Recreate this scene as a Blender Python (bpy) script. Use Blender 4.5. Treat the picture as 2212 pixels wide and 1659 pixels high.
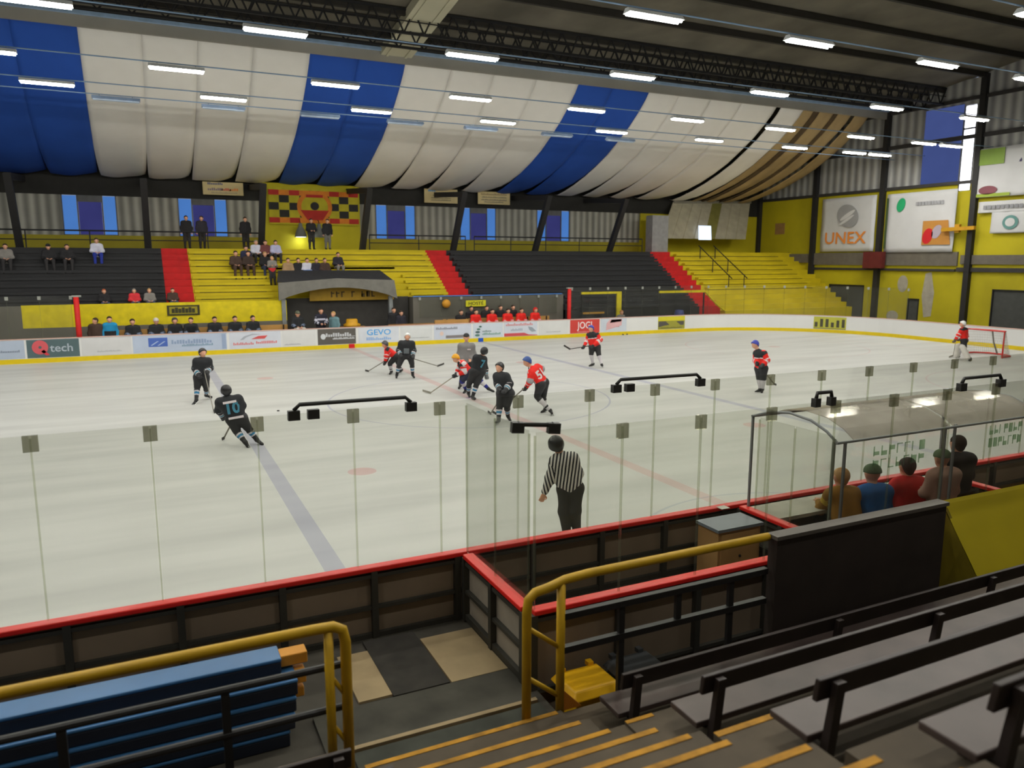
import bpy, bmesh, math, random
import numpy as np
from mathutils import Vector, Matrix

for o in list(bpy.data.objects): bpy.data.objects.remove(o)
C = bpy.context.scene.collection
S = bpy.context.scene
R = random.Random(7)
PI = math.pi

# ------------------------------------------------------------------ camera
CAM = (-9.34368, -22.62417, 4.43040)
YAW, PITCH, ROLL, FPX = 0.447051, -0.161082, 0.0016266, 1652.26
fw = np.array([math.sin(YAW)*math.cos(PITCH), math.cos(YAW)*math.cos(PITCH), math.sin(PITCH)])
rt = np.array([math.cos(YAW), -math.sin(YAW), 0.0]); up = np.cross(rt, fw)
_c, _s = math.cos(ROLL), math.sin(ROLL)
rt, up = _c*rt+_s*up, -_s*rt+_c*up
cam_d = bpy.data.cameras.new('camera'); cam = bpy.data.objects.new('camera', cam_d); C.objects.link(cam)
cam_d.sensor_fit = 'HORIZONTAL'; cam_d.sensor_width = 36.0; cam_d.lens = FPX/2212*36.0
cam_d.clip_start = 0.05; cam_d.clip_end = 300
M = Matrix.Identity(4)
for i in range(3):
    M[i][0] = rt[i]; M[i][1] = up[i]; M[i][2] = -fw[i]; M[i][3] = CAM[i]
cam.matrix_world = M
S.camera = cam
cam_d.dof.use_dof = True; cam_d.dof.focus_distance = 12.5; cam_d.dof.aperture_fstop = 1.2

# ------------------------------------------------------------------ world and exposure
W = bpy.data.worlds.new('world'); S.world = W; W.use_nodes = True
nt = W.node_tree; nt.nodes.clear()
wo = nt.nodes.new('ShaderNodeOutputWorld'); wb = nt.nodes.new('ShaderNodeBackground')
wb.inputs[0].default_value = (0.55, 0.65, 0.85, 1); wb.inputs[1].default_value = 0.5
nt.links.new(wb.outputs[0], wo.inputs[0])
S.view_settings.view_transform = 'Standard'; S.view_settings.look = 'None'
S.view_settings.gamma = 1.0; S.view_settings.use_curve_mapping = False
S.view_settings.exposure = -0.06
LAMP_W = 88.0; TUBE_E = 100.0
try:
    S.cycles.transparent_max_bounces = 32
    S.cycles.sample_clamp_indirect = 4.0
except Exception: pass

# ------------------------------------------------------------------ pixel helpers (measuring the photograph)
CA = np.array(CAM)
def ray(x, y): return fw + ((x-1106.0)/FPX)*rt - ((y-829.5)/FPX)*up
def on(x, y, axis, val):
    d = ray(x, y); return CA + d*((val-CA[axis])/d[axis])
def onz(x, y, z): return on(x, y, 2, z)
def onx(x, y, X): return on(x, y, 0, X)
def ony(x, y, Y): return on(x, y, 1, Y)
def facing(G):
    d = np.array([G[0]-CA[0], G[1]-CA[1], 0.0]); return d/np.linalg.norm(d)
def at(x, y, G, off=0.0):
    n = facing(G); d = ray(x, y)
    t = ((np.asarray(G)-CA)@n + off)/(d@n); return CA + d*t
def V(*a): return np.array(a, float)
def unit(v): v = np.asarray(v, float); return v/(np.linalg.norm(v)+1e-9)

# ------------------------------------------------------------------ materials
def lin(c): return tuple((v/255/12.92 if v/255 <= .04045 else ((v/255+.055)/1.055)**2.4) for v in c)
MATS = {}
def mat(name, rgb, rough=.6, metal=0.0, var=.12, scale=3.0, spec=.4, bump=0.0, emis=0.0):
    if name in MATS: return MATS[name]
    m = bpy.data.materials.new(name); m.use_nodes = True; t = m.node_tree; b = t.nodes['Principled BSDF']
    c = lin(rgb)
    tc = t.nodes.new('ShaderNodeTexCoord'); no = t.nodes.new('ShaderNodeTexNoise'); no.inputs['Scale'].default_value = scale
    no.inputs['Detail'].default_value = 4
    t.links.new(tc.outputs['Object'], no.inputs['Vector'])
    rp = t.nodes.new('ShaderNodeValToRGB')
    rp.color_ramp.elements[0].position = .3; rp.color_ramp.elements[1].position = .7
    rp.color_ramp.elements[0].color = (*[v*(1-var) for v in c], 1); rp.color_ramp.elements[1].color = (*[min(1, v*(1+var)) for v in c], 1)
    t.links.new(no.outputs['Fac'], rp.inputs['Fac']); t.links.new(rp.outputs['Color'], b.inputs['Base Color'])
    b.inputs['Roughness'].default_value = rough; b.inputs['Metallic'].default_value = metal
    b.inputs['Specular IOR Level'].default_value = spec
    if bump:
        bp = t.nodes.new('ShaderNodeBump'); bp.inputs['Strength'].default_value = bump
        t.links.new(no.outputs['Fac'], bp.inputs['Height']); t.links.new(bp.outputs['Normal'], b.inputs['Normal'])
    if emis:
        b.inputs['Emission Color'].default_value = (*c, 1); b.inputs['Emission Strength'].default_value = emis
    MATS[name] = m; return m
def glow(name, rgb, strength, var=.1, scale=.7):
    m = bpy.data.materials.new(name); m.use_nodes = True; t = m.node_tree; t.nodes.clear()
    o = t.nodes.new('ShaderNodeOutputMaterial'); e = t.nodes.new('ShaderNodeEmission'); c = lin(rgb)
    tc = t.nodes.new('ShaderNodeTexCoord'); no = t.nodes.new('ShaderNodeTexNoise'); no.inputs['Scale'].default_value = scale
    rp = t.nodes.new('ShaderNodeValToRGB'); rp.color_ramp.elements[0].color = (*[v*(1-var) for v in c], 1); rp.color_ramp.elements[1].color = (*[v*(1+var) for v in c], 1)
    t.links.new(tc.outputs['Object'], no.inputs['Vector']); t.links.new(no.outputs['Fac'], rp.inputs['Fac'])
    t.links.new(rp.outputs['Color'], e.inputs[0]); e.inputs[1].default_value = strength
    t.links.new(e.outputs[0], o.inputs[0]); return m
def glassmat(name, tint, refl, grey=.0, greyc=(.7, .75, .65)):
    m = bpy.data.materials.new(name); m.use_nodes = True; t = m.node_tree; t.nodes.clear()
    o = t.nodes.new('ShaderNodeOutputMaterial'); tr = t.nodes.new('ShaderNodeBsdfTransparent'); tr.inputs[0].default_value = (*tint, 1)
    gl = t.nodes.new('ShaderNodeBsdfGlossy'); gl.inputs['Roughness'].default_value = .08
    df = t.nodes.new('ShaderNodeBsdfDiffuse'); df.inputs[0].default_value = (*greyc, 1)
    no = t.nodes.new('ShaderNodeTexNoise'); no.inputs['Scale'].default_value = 1.3; tc = t.nodes.new('ShaderNodeTexCoord')
    t.links.new(tc.outputs['Object'], no.inputs['Vector'])
    mu = t.nodes.new('ShaderNodeMath'); mu.operation = 'MULTIPLY'; mu.inputs[1].default_value = grey*2
    t.links.new(no.outputs['Fac'], mu.inputs[0])
    m1 = t.nodes.new('ShaderNodeMixShader'); t.links.new(mu.outputs[0], m1.inputs[0])
    t.links.new(tr.outputs[0], m1.inputs[1]); t.links.new(df.outputs[0], m1.inputs[2])
    fr = t.nodes.new('ShaderNodeFresnel'); fr.inputs[0].default_value = 1.3
    m3 = t.nodes.new('ShaderNodeMath'); m3.operation = 'MULTIPLY'; m3.inputs[1].default_value = refl
    t.links.new(fr.outputs[0], m3.inputs[0])
    m2 = t.nodes.new('ShaderNodeMixShader'); t.links.new(m3.outputs[0], m2.inputs[0])
    t.links.new(m1.outputs[0], m2.inputs[1]); t.links.new(gl.outputs[0], m2.inputs[2])
    t.links.new(m2.outputs[0], o.inputs[0]); return m

BLACK = mat('black_paint', (26, 26, 28), .6); STEEL = mat('dark_steel', (38, 38, 40), .55, .3)
GREYST = mat('galvanised_steel', (132, 136, 138), .5, .2); WHITE = mat('white_plastic', (222, 222, 222), .45, var=.04)
YEL = mat('yellow_paint', (196, 180, 20), .6, scale=.8, var=.1); YELB = mat('bright_yellow_vinyl', (215, 195, 10), .55)
RED = mat('red_plastic', (214, 34, 28), .4); REDST = mat('red_floor_paint', (188, 22, 24), .7)
GREYC = mat('grey_concrete', (120, 112, 104), .85, scale=1.5, var=.2); BEIGE = mat('beige_board', (150, 132, 112), .7, scale=1.2)
DKBROWN = mat('dark_brown_plywood', (50, 42, 38), .6, scale=2.0, var=.2)
SKIN = mat('skin', (214, 160, 132), .55, var=.05); DARKEYE = mat('dark_iris', (25, 20, 18), .3)
GLASS = glassmat('clear_screen_glass', (.897, .902, .878), .2, .006)
GLASSF = glassmat('far_screen_glass', (.93, .94, .93), .3, .02, (.5, .5, .46))
POLY = glassmat('arched_polycarbonate', (.86, .83, .78), .3, .34, (.66, .62, .56))
EDGE = mat('glass_edge', (120, 132, 112), .3)

# ------------------------------------------------------------------ mesh building
def link(o, parent=None):
    C.objects.link(o)
    if parent is not None: o.parent = parent
    return o
def tag(o, label=None, cat=None, group=None, kind=None):
    if label: o['label'] = label
    if cat: o['category'] = cat
    if group: o['group'] = group
    if kind: o['kind'] = kind
    return o
def thing(name, label, cat, loc=(0, 0, 0), rz=0.0, group=None):
    o = bpy.data.objects.new(name, None); o.empty_display_size = .2
    o.location = tuple(map(float, loc)); o.rotation_euler = (0, 0, rz); link(o)
    return tag(o, label, cat, group)
def rawmesh(name, verts, faces, mats, mi=None, smooth=False):
    me = bpy.data.meshes.new(name); me.from_pydata([tuple(map(float, v)) for v in verts], [], [tuple(int(i) for i in f) for f in faces])
    for m in (mats if isinstance(mats, (list, tuple)) else [mats]): me.materials.append(m)
    if mi is not None and len(mi): me.polygons.foreach_set('material_index', np.asarray(mi, np.int32))
    if smooth: me.polygons.foreach_set('use_smooth', np.ones(len(me.polygons), bool))
    me.update(); return me
class MB:
    def __init__(s): s.v = []; s.f = []; s.m = []
    def add(s, vs, fs, mi=0):
        n = len(s.v); s.v += [tuple(map(float, p)) for p in vs]; s.f += [tuple(i+n for i in f) for f in fs]; s.m += [mi]*len(fs); return s
    def box(s, a, b, mi=0):
        x0, y0, z0 = map(min, a, b); x1, y1, z1 = map(max, a, b)
        return s.add([(x0,y0,z0),(x1,y0,z0),(x1,y1,z0),(x0,y1,z0),(x0,y0,z1),(x1,y0,z1),(x1,y1,z1),(x0,y1,z1)],
            [(0,3,2,1),(4,5,6,7),(0,1,5,4),(1,2,6,5),(2,3,7,6),(3,0,4,7)], mi)
    def hexa(s, p, mi=0):   # eight corners, bottom ring then top ring
        return s.add(p, [(0,3,2,1),(4,5,6,7),(0,1,5,4),(1,2,6,5),(2,3,7,6),(3,0,4,7)], mi)
    def bar(s, p, q, w, h, mi=0, upv=(0, 0, 1)):   # box section from p to q
        p = V(*p); q = V(*q); d = unit(q-p); u = V(*upv)
        if abs(d@u) > .97: u = V(1, 0, 0)
        l = unit(np.cross(d, u)); u = np.cross(l, d)
        c = [p+l*a*w/2+u*b*h/2 for a, b in ((-1,-1),(1,-1),(1,1),(-1,1))]+[q+l*a*w/2+u*b*h/2 for a, b in ((-1,-1),(1,-1),(1,1),(-1,1))]
        return s.add(c, [(0,3,2,1),(4,5,6,7),(0,1,5,4),(1,2,6,5),(2,3,7,6),(3,0,4,7)], mi)
    def tube(s, pts, r, n=12, mi=0, r2=None):
        pts = [V(*p) for p in pts]; rings = []; u = None
        for i, p in enumerate(pts):
            d = unit(pts[min(i+1, len(pts)-1)]-pts[max(i-1, 0)])
            if u is None: u = unit(np.cross(d, V(0, 0, 1) if abs(d[2]) < .9 else V(1, 0, 0)))
            u = unit(u-d*(u@d)); w = np.cross(d, u)
            rr = r if r2 is None else r+(r2-r)*i/(len(pts)-1)
            rings.append([p+rr*(math.cos(2*PI*k/n)*u+math.sin(2*PI*k/n)*w) for k in range(n)])
        vs = [q for rg in rings for q in rg]; fs = []
        for i in range(len(pts)-1):
            for k in range(n): fs.append((i*n+k, i*n+(k+1)%n, (i+1)*n+(k+1)%n, (i+1)*n+k))
        fs.append(tuple(range(n-1, -1, -1))); fs.append(tuple((len(pts)-1)*n+k for k in range(n)))
        return s.add(vs, fs, mi)
    def prism(s, poly, axis, a, b, mi=0):  # polygon in the other two axes, extruded along axis
        def P(p, t):
            q = [p[0], p[1]]; q.insert(axis, t); return q
        n = len(poly); vs = [P(p, a) for p in poly]+[P(p, b) for p in poly]
        fs = [tuple(range(n-1, -1, -1)), tuple(range(n, 2*n))]+[(i, (i+1)%n, n+(i+1)%n, n+i) for i in range(n)]
        return s.add(vs, fs, mi)
    def lathe(s, prof, n=20, c=(0, 0, 0), mi=0):
        vs = [(c[0]+r*math.cos(2*PI*k/n), c[1]+r*math.sin(2*PI*k/n), c[2]+z) for r, z in prof for k in range(n)]; fs = []
        for i in range(len(prof)-1):
            for k in range(n): fs.append((i*n+k, i*n+(k+1)%n, (i+1)*n+(k+1)%n, (i+1)*n+k))
        return s.add(vs, fs, mi)
    def ball(s, c, r, n=10, mi=0, sc=(1, 1, 1)):
        vs = []; fs = []; m = n//2+1
        for i in range(m+1):
            a = PI*i/m
            for k in range(n): vs.append((c[0]+sc[0]*r*math.sin(a)*math.cos(2*PI*k/n), c[1]+sc[1]*r*math.sin(a)*math.sin(2*PI*k/n), c[2]+sc[2]*r*math.cos(a)))
        for i in range(m):
            for k in range(n): fs.append((i*n+k, (i+1)*n+k, (i+1)*n+(k+1)%n, i*n+(k+1)%n))
        return s.add(vs, fs, mi)
    def build(s, name, mats, parent=None, smooth=False, bevel=0.0, local=False):
        vs = s.v
        if parent is not None and not local:
            ws = V(*parent.location); p = parent
            while p.parent is not None: p = p.parent; ws = ws+V(*p.location)
            vs = [tuple(V(*v)-ws) for v in vs]
        me = rawmesh(name, vs, s.f, mats, s.m, smooth)
        bm = bmesh.new(); bm.from_mesh(me); bmesh.ops.recalc_face_normals(bm, faces=bm.faces); bm.to_mesh(me); bm.free()
        o = bpy.data.objects.new(name, me); link(o, parent)
        if bevel:
            b = o.modifiers.new('bevel', 'BEVEL'); b.width = bevel; b.segments = 2; b.limit_method = 'ANGLE'
        return o
def copy_tree(o, parent=None):
    c = o.copy(); C.objects.link(c)
    if parent is not None: c.parent = parent
    for ch in list(o.children): copy_tree(ch, c)
    return c
def struct(name, mb, m, **k): return tag(mb.build(name, m, **k), kind='structure')
def one(name, mb, m, label, cat, group=None, **k): return tag(mb.build(name, m, **k), label, cat, group)
def text(parent, name, s, size, loc, rot, m, ext=.004, sx=1.0, bold=.012):
    cu = bpy.data.curves.new('t', 'FONT'); cu.body = s; cu.size = size; cu.align_x = 'CENTER'; cu.align_y = 'CENTER'; cu.extrude = ext; cu.resolution_u = 3
    cu.offset = size*bold
    t = bpy.data.objects.new('t', cu); C.objects.link(t)
    me = bpy.data.meshes.new_from_object(t.evaluated_get(bpy.context.evaluated_depsgraph_get()))
    bpy.data.objects.remove(t); me.materials.clear(); me.materials.append(m)
    o = bpy.data.objects.new(name, me); link(o, parent)
    w = V(*loc); p = parent
    while p is not None: w = w-V(*p.location); p = p.parent
    o.location = tuple(w); o.rotation_euler = rot; o.scale = (sx, 1, 1)
    return o

# ================================================================== LARGE STRUCTURE
YF, YN, BH = 15.67, -14.64, 1.056       # far boards, near boards, board height
XE = 36.0; YB = 25.8; XL = -36.0; YNB = -27.0

def ice_material():
    m = bpy.data.materials.new('ice_with_painted_lines'); m.use_nodes = True; t = m.node_tree; b = t.nodes['Principled BSDF']; L = t.links
    def N(k, **kw):
        n = t.nodes.new(k)
        for a, v in kw.items(): setattr(n, a, v)
        return n
    def mth(op, a, b_=None):
        n = N('ShaderNodeMath', operation=op)
        for i, v in enumerate((a, b_)):
            if v is None: continue
            if isinstance(v, (int, float)): n.inputs[i].default_value = v
            else: L.new(v, n.inputs[i])
        return n.outputs[0]
    tc = N('ShaderNodeTexCoord'); sp = N('ShaderNodeSeparateXYZ'); L.new(tc.outputs['Object'], sp.inputs[0])
    X, Y = sp.outputs[0], sp.outputs[1]
    mp = N('ShaderNodeMapping'); mp.inputs['Scale'].default_value = (.12, .9, 1); mp.inputs['Rotation'].default_value = (0, 0, .12); L.new(tc.outputs['Object'], mp.inputs[0])
    no = N('ShaderNodeTexNoise'); no.inputs['Scale'].default_value = 1.4; no.inputs['Detail'].default_value = 6; L.new(mp.outputs[0], no.inputs['Vector'])
    rp = N('ShaderNodeValToRGB'); e = rp.color_ramp.elements
    e[0].position = .32; e[0].color = (.475, .48, .462, 1); e[1].position = .62; e[1].color = (.575, .58, .56, 1)
    L.new(no.outputs['Fac'], rp.inputs[0]); col = rp.outputs[0]
    def band(v, c, hw): return mth('LESS_THAN', mth('ABSOLUTE', mth('SUBTRACT', v, c)), hw)
    def dist(cx, cy):
        return mth('SQRT', mth('ADD', mth('POWER', mth('SUBTRACT', X, cx), 2.0), mth('POWER', mth('SUBTRACT', Y, cy), 2.0)))
    def paint(col, mask, c, k):
        mx = N('ShaderNodeMix', data_type='RGBA'); L.new(mth('MULTIPLY', mask, k), mx.inputs['Factor'])
        L.new(col, mx.inputs['A']); mx.inputs['B'].default_value = (*c, 1); return mx.outputs['Result']
    red = (.55, .06, .07); blue = (.10, .11, .33)
    col = paint(col, band(X, 0, .15), red, .24)
    for s in (-7.11, 7.11): col = paint(col, band(X, s, .15), blue, .33)
    for s in (-26.0, 26.0): col = paint(col, band(X, s, .03), red, .3)
    d0 = dist(0, 0); col = paint(col, band(d0, 4.5, .03), blue, .35); col = paint(col, mth('LESS_THAN', d0, .16), blue, .4)
    col = paint(col, band(dist(0, YN), 3.0, .03), blue, .25)
    for sx in (-5.42, 5.42):
        for sy in (-7.1, 7.1): col = paint(col, mth('LESS_THAN', dist(sx, sy), .3), red, .30)
    for sx in (-20, 20):
        for sy in (-7.1, 7.1):
            d = dist(sx, sy); col = paint(col, band(d, 4.5, .03), red, .2); col = paint(col, mth('LESS_THAN', d, .3), red, .25)
    L.new(col, b.inputs['Base Color']); b.inputs['Roughness'].default_value = .42; b.inputs['Specular IOR Level'].default_value = .25
    return m
struct('ice_sheet', MB().box((XL+4, YN-.02, -.03), (30.2, YF+.02, 0)), ice_material())

# concrete ground all round the rink; it steps up behind the near boards
struct('floor', MB().box((XL, YNB, -.75), (XE, YB, -.7)).box((XL, YF, -.7), (XE, YB, -.02)).box((30, YN-2, -.7), (XE, YF, -.02)), GREYC)

def corrugated(name, base, dark, axis, period=.55):
    m = bpy.data.materials.new(name); m.use_nodes = True; t = m.node_tree; b = t.nodes['Principled BSDF']
    tc = t.nodes.new('ShaderNodeTexCoord'); sp = t.nodes.new('ShaderNodeSeparateXYZ'); t.links.new(tc.outputs['Object'], sp.inputs[0])
    mu = t.nodes.new('ShaderNodeMath'); mu.operation = 'MULTIPLY'; mu.inputs[1].default_value = 2*PI/period; t.links.new(sp.outputs[axis], mu.inputs[0])
    sn = t.nodes.new('ShaderNodeMath'); sn.operation = 'SINE'; t.links.new(mu.outputs[0], sn.inputs[0])
    no = t.nodes.new('ShaderNodeTexNoise'); no.inputs['Scale'].default_value = 1.1; t.links.new(tc.outputs['Object'], no.inputs['Vector'])
    ad = t.nodes.new('ShaderNodeMath'); ad.operation = 'ADD'; t.links.new(sn.outputs[0], ad.inputs[0]); t.links.new(no.outputs['Fac'], ad.inputs[1])
    rp = t.nodes.new('ShaderNodeValToRGB'); rp.color_ramp.elements[0].color = (*lin(dark), 1); rp.color_ramp.elements[1].color = (*lin(base), 1)
    mr = t.nodes.new('ShaderNodeMapRange'); mr.inputs[1].default_value = -.6; mr.inputs[2].default_value = 1.6; t.links.new(ad.outputs[0], mr.inputs[0])
    t.links.new(mr.outputs[0], rp.inputs[0]); t.links.new(rp.outputs[0], b.inputs['Base Color'])
    bp = t.nodes.new('ShaderNodeBump'); bp.inputs['Strength'].default_value = .5; bp.inputs['Distance'].default_value = .05; t.links.new(sn.outputs[0], bp.inputs['Height']); t.links.new(bp.outputs[0], b.inputs['Normal'])
    b.inputs['Roughness'].default_value = .6; return m
CORR_X = corrugated('grey_ribbed_cladding_rear', (164, 162, 152), (106, 105, 98), 0, .5)
CORR_Y = corrugated('grey_ribbed_cladding_end', (176, 176, 174), (120, 120, 122), 1, .62)

def roof_z(y): return 16.4-.1435*abs(y)
# rear wall with window openings
WX = [-18.75+5.75*k for k in range(7)]          # left edge of each window group
wb_ = MB(); xs = XL
for x in WX:
    wb_.box((xs, YB, 5.72), (x, YB+.15, 7.85)); xs = x+2.65
wb_.box((xs, YB, 5.72), (24.4, YB+.15, 7.85)); wb_.box((XL, YB, -.02), (24.4, YB+.15, 5.0))
struct('wall_rear', wb_, CORR_X)
struct('trim_1', MB().box((XL, YB-.02, 5.0), (24.4, YB+.15, 5.72)), mat('dull_yellow_parapet', (150, 138, 22), .7, scale=.6))
struct('trim_2', MB().box((XL, YB-.05, 7.85), (XE, YB+.15, roof_z(YB)+.1)), mat('dark_fascia', (34, 33, 31), .8))
SKYB = glow('bright_blue_daylight_pane', (92, 150, 235), .62); SKYI = glow('indigo_daylight_pane', (88, 90, 172), .36, .25)
for k, x in enumerate(WX):
    w = tag(thing('window_%d' % (k+1), None, None, (x, YB, 5.72)), kind='structure')
    MB().box((x+.05, YB+.05, 5.75), (x+.72, YB+.08, 7.82)).build('pane', SKYB, w)
    MB().box((x+.80, YB+.05, 5.75), (x+1.92, YB+.08, 7.5)).build('pane', SKYI, w)
    MB().box((x+2.0, YB+.05, 5.75), (x+2.62, YB+.08, 7.82)).build('pane', SKYB, w)
    f = MB()
    for a in (x, x+.73, x+1.93, x+2.6): f.box((a, YB-.01, 5.72), (a+.06, YB+.1, 7.85))
    f.box((x, YB-.01, 5.7), (x+2.65, YB+.1, 5.76)).box((x+.78, YB-.01, 7.5), (x+1.94, YB+.1, 7.85)); f.build('window_frame', mat('greyish_frame', (90, 90, 92), .6), w)

# right end wall: yellow lower part, grey ribbed upper part, tall window strip
YELW = mat('yellow_wall_paint', (176, 164, 20), .75, scale=.35, var=.16)
struct('wall_right', MB().prism([(-24, 9.05), (8.15, 9.05), (8.15, roof_z(8.15)), (0, roof_z(0)), (-24, roof_z(24))], 0, XE, XE+.2)
       .prism([(8.95, 9.05), (YB, 9.05), (YB, roof_z(YB)), (8.95, roof_z(8.95))], 0, XE, XE+.2)
       .box((XE, 8.15, 13.6), (XE+.2, 8.95, roof_z(9))), CORR_Y)
struct('wall_right_lower', MB().box((XE, 11.75, .0), (XE+.2, 15.2, 9.05)).box((XE, 18.25, 0), (XE+.2, YB, 9.05)).box((XE, 15.2, 2.72), (XE+.2, 18.25, 9.05)).box((XE, 10.9, 1.97), (XE+.2, 11.75, 9.05))
       .box((XE, 6.2, 0), (XE+.2, 10.9, 8.6)).box((XE, -24, 2.75), (XE+.2, 6.2, 9.05)).box((XE, 8.95, 8.6), (XE+.2, 10.9, 9.05)).box((XE, 6.2, 8.6), (XE+.2, 8.15, 9.05)).box((XE, -24, 0), (XE+.2, -3, 2.75)), YELW)
w = tag(thing('window_8', None, None, (XE, 8.55, 8.6)), kind='structure')
MB().box((XE+.05, 8.2, 8.65), (XE+.1, 8.9, 12.2)).box((XE+.05, 8.2, 12.3), (XE+.1, 8.9, 13.55)).build('pane', glow('white_daylight_pane', (245, 246, 255), 6.0, .02), w)
MB().box((XE-.02, 8.15, 8.6), (XE+.12, 8.2, 13.6)).box((XE-.02, 8.9, 8.6), (XE+.12, 8.95, 13.6)).box((XE-.02, 8.15, 12.2), (XE+.12, 8.95, 12.3)).build('window_frame', STEEL, w)
w = tag(thing('window_9', None, None, (XE-.03, 10.2, 9.1)), kind='structure')
MB().box((XE-.05, 9.0, 9.1), (XE-.01, 11.5, 11.6)).box((XE-.05, 9.0, 11.9), (XE-.01, 11.5, 13.7)).build('pane', glow('dim_blue_translucent_sheet', (88, 106, 175), .55), w)
DOORG = mat('dark_grey_door', (66, 68, 66), .7)
for k, (a, b, h) in enumerate(((15.2, 18.25, 2.72), (10.9, 11.75, 1.97), (-3.0, 6.2, 2.75))):
    d = tag(thing('door_%d' % (k+1), None, None, (XE+.1, (a+b)/2, 0)), kind='structure')
    MB().box((XE+.06, a+.06, 0), (XE+.12, b-.06, h-.06)).build('door_leaf', DOORG, d)
    MB().box((XE-.02, a, 0), (XE+.14, a+.07, h)).box((XE-.02, b-.07, 0), (XE+.14, b, h)).box((XE-.02, a, h-.07), (XE+.14, b, h)).build('door_frame', STEEL, d)
COLM = mat('black_column_steel', (36, 35, 36), .6)
for k, y in enumerate((25.6, 19.9, 14.15, 7.74, 2.0, -3.8)):
    struct('trim_%d' % (3+k), MB().box((XE-.3, y-.17, 0), (XE, y+.17, roof_z(y)-.1)).box((XE-.34, y-.22, 0), (XE, y+.22, .3)), COLM)
struct('trim_9', MB().box((XE-.2, 19.9, 4.25), (XE, YB, 4.9)).box((XE-.12, 8.5, 4.1), (XE, 19.9, 4.95)).box((XE-.12, -4, 4.2), (XE, 8.3, 4.75)), mat('grey_ring_beam', (104, 98, 88), .8))
struct('trim_10', MB().box((XE-.15, -20, 9.0), (XE, YB, 9.2)).box((XE-.15, -20, 11.62), (XE, YB, 11.86)).box((XE-.15, -14, 13.85), (XE, 17.5, 14.05)).box((XE-.14, 8.6, 3.75), (XE, 20, 3.9)).box((XE-.14, -4, 3.75), (XE, 8.5, 4.0)), mat('dark_girt_steel', (52, 50, 50), .7))

# side walls out of view close the hall
struct('wall_left', MB().box((XL-.2, YNB, -.7), (XL, YB, 16)), CORR_Y)
struct('wall_near', MB().box((XL, YNB-.2, -.7), (XE, YNB, 13)), CORR_X)

# pitched roof, purlins, gutter beam over the drapes
def roofmat():
    m = mat('grey_brown_roof_panels', (98, 93, 82), .9, scale=.35, var=.35); return m
struct('ceiling', MB().prism([(YNB, roof_z(YNB)), (0, roof_z(0)), (YB, roof_z(YB)), (YB, roof_z(YB)+.25), (0, roof_z(0)+.25), (YNB, roof_z(YNB)+.25)], 0, XL, XE+.2), roofmat())
pm = MB()
for y in [-20, -17, -14, -11.2, -8.4, -5.6, -2.8, 0, 2.6, 5.2, 7.8, 10.4, 12.6, 18, 22]: pm.box((XL, y-.09, roof_z(y)-.3), (XE, y+.09, roof_z(y)-.02))
struct('trim_11', pm, mat('dark_purlin', (46, 43, 39), .8))
struct('trim_13', MB().hexa([(1.45, 14.2, 13.9), (2.95, 14.2, 13.9), (2.95, 0, 15.95), (1.45, 0, 15.95), (1.45, 14.2, 14.3), (2.95, 14.2, 14.3), (2.95, 0, 16.35), (1.45, 0, 16.35)])
       .bar((1.75, 14.2, 13.88), (1.75, 0, 15.93), .12, .06).bar((2.65, 14.2, 13.88), (2.65, 0, 15.93), .12, .06), mat('pale_box_girder', (188, 184, 160), .7, scale=.4, var=.12))
struct('trim_14', MB().box((XL, 14.16, 13.62), (XE, 14.32, 14.06)), mat('grey_gutter_beam', (150, 146, 138), .6, scale=.4))
struct('trim_15', MB().box((XL, 14.0, 14.06), (XE, 14.36, 14.2)), mat('pale_blue_gutter_edge', (150, 176, 206), .5))
tr_ = MB()
for yy, z0, dx in ((12.5, 13.9, 1.2), (11.4, 13.8, .9), (10.3, 13.9, .9)):
    zt_ = roof_z(yy)-.06
    for k in range(int(72/dx)):
        x = XL+dx*k; tr_.bar((x, yy, zt_), (x+dx/2, yy, z0), .06, .06).bar((x+dx/2, yy, z0), (x+dx, yy, zt_), .06, .06)
    tr_.box((XL, yy-.05, z0-.05), (XE, yy+.05, z0+.06)).box((XL, yy-.05, zt_-.08), (XE, yy+.05, zt_+.02)).box((XL, yy-.02, (z0+zt_)/2-.02), (XE, yy+.02, (z0+zt_)/2+.02))
struct('trim_12', tr_, mat('dark_lattice', (30, 30, 32), .7))

# rear stand columns leaning towards the rink
cm = None
for k in range(9):
    x = -20.4+5.72*k
    if x > 24: break
    struct('trim_%d' % (16+k), MB().hexa([(x-.16, 22.35, 4.9), (x+.16, 22.35, 4.9), (x+.16, 22.7, 4.9), (x-.16, 22.7, 4.9), (x-.16, 20.4, 8.35), (x+.16, 20.4, 8.35), (x+.16, 20.75, 8.35), (x-.16, 20.75, 8.35)]).bar((x, 20.6, 8.25), (x, YB, 8.6), .3, .3), COLM)

# far grandstand: eight painted steps, walkway, longer flight on the right
YBLK = mat('black_stand_paint', (36, 36, 39), .7, scale=1.0); YSTD = mat('yellow_stand_paint', (200, 180, 18), .7, scale=.6, var=.14)
SECT = [(XL, -8.35, 0), (-8.35, -7.08, 2), (-7.08, 6.25, 1), (6.25, 7.6, 2), (7.6, 22.8, 0), (22.8, 24.5, 2), (24.5, XE, 1)]
Y0, Z0, DY, DZ = 18.1, 2.45, .5, .3175
gs = MB()
for a, b, mi in SECT:
    lo = 0 if a < 7 else (-3 if a < 24 else -4)
    for i in range(lo, 9):
        a2 = max(a, 13.2) if (i < 0 and a < 13) else a
        y = Y0+DY*i; z = Z0+DZ*i
        gs.box((a2, y, 0 if i == lo else z-DZ-.02), (b, YB if i == 8 else y+DY+.02, z), mi)
struct('grandstand', gs, [YBLK, YSTD, REDST])
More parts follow.
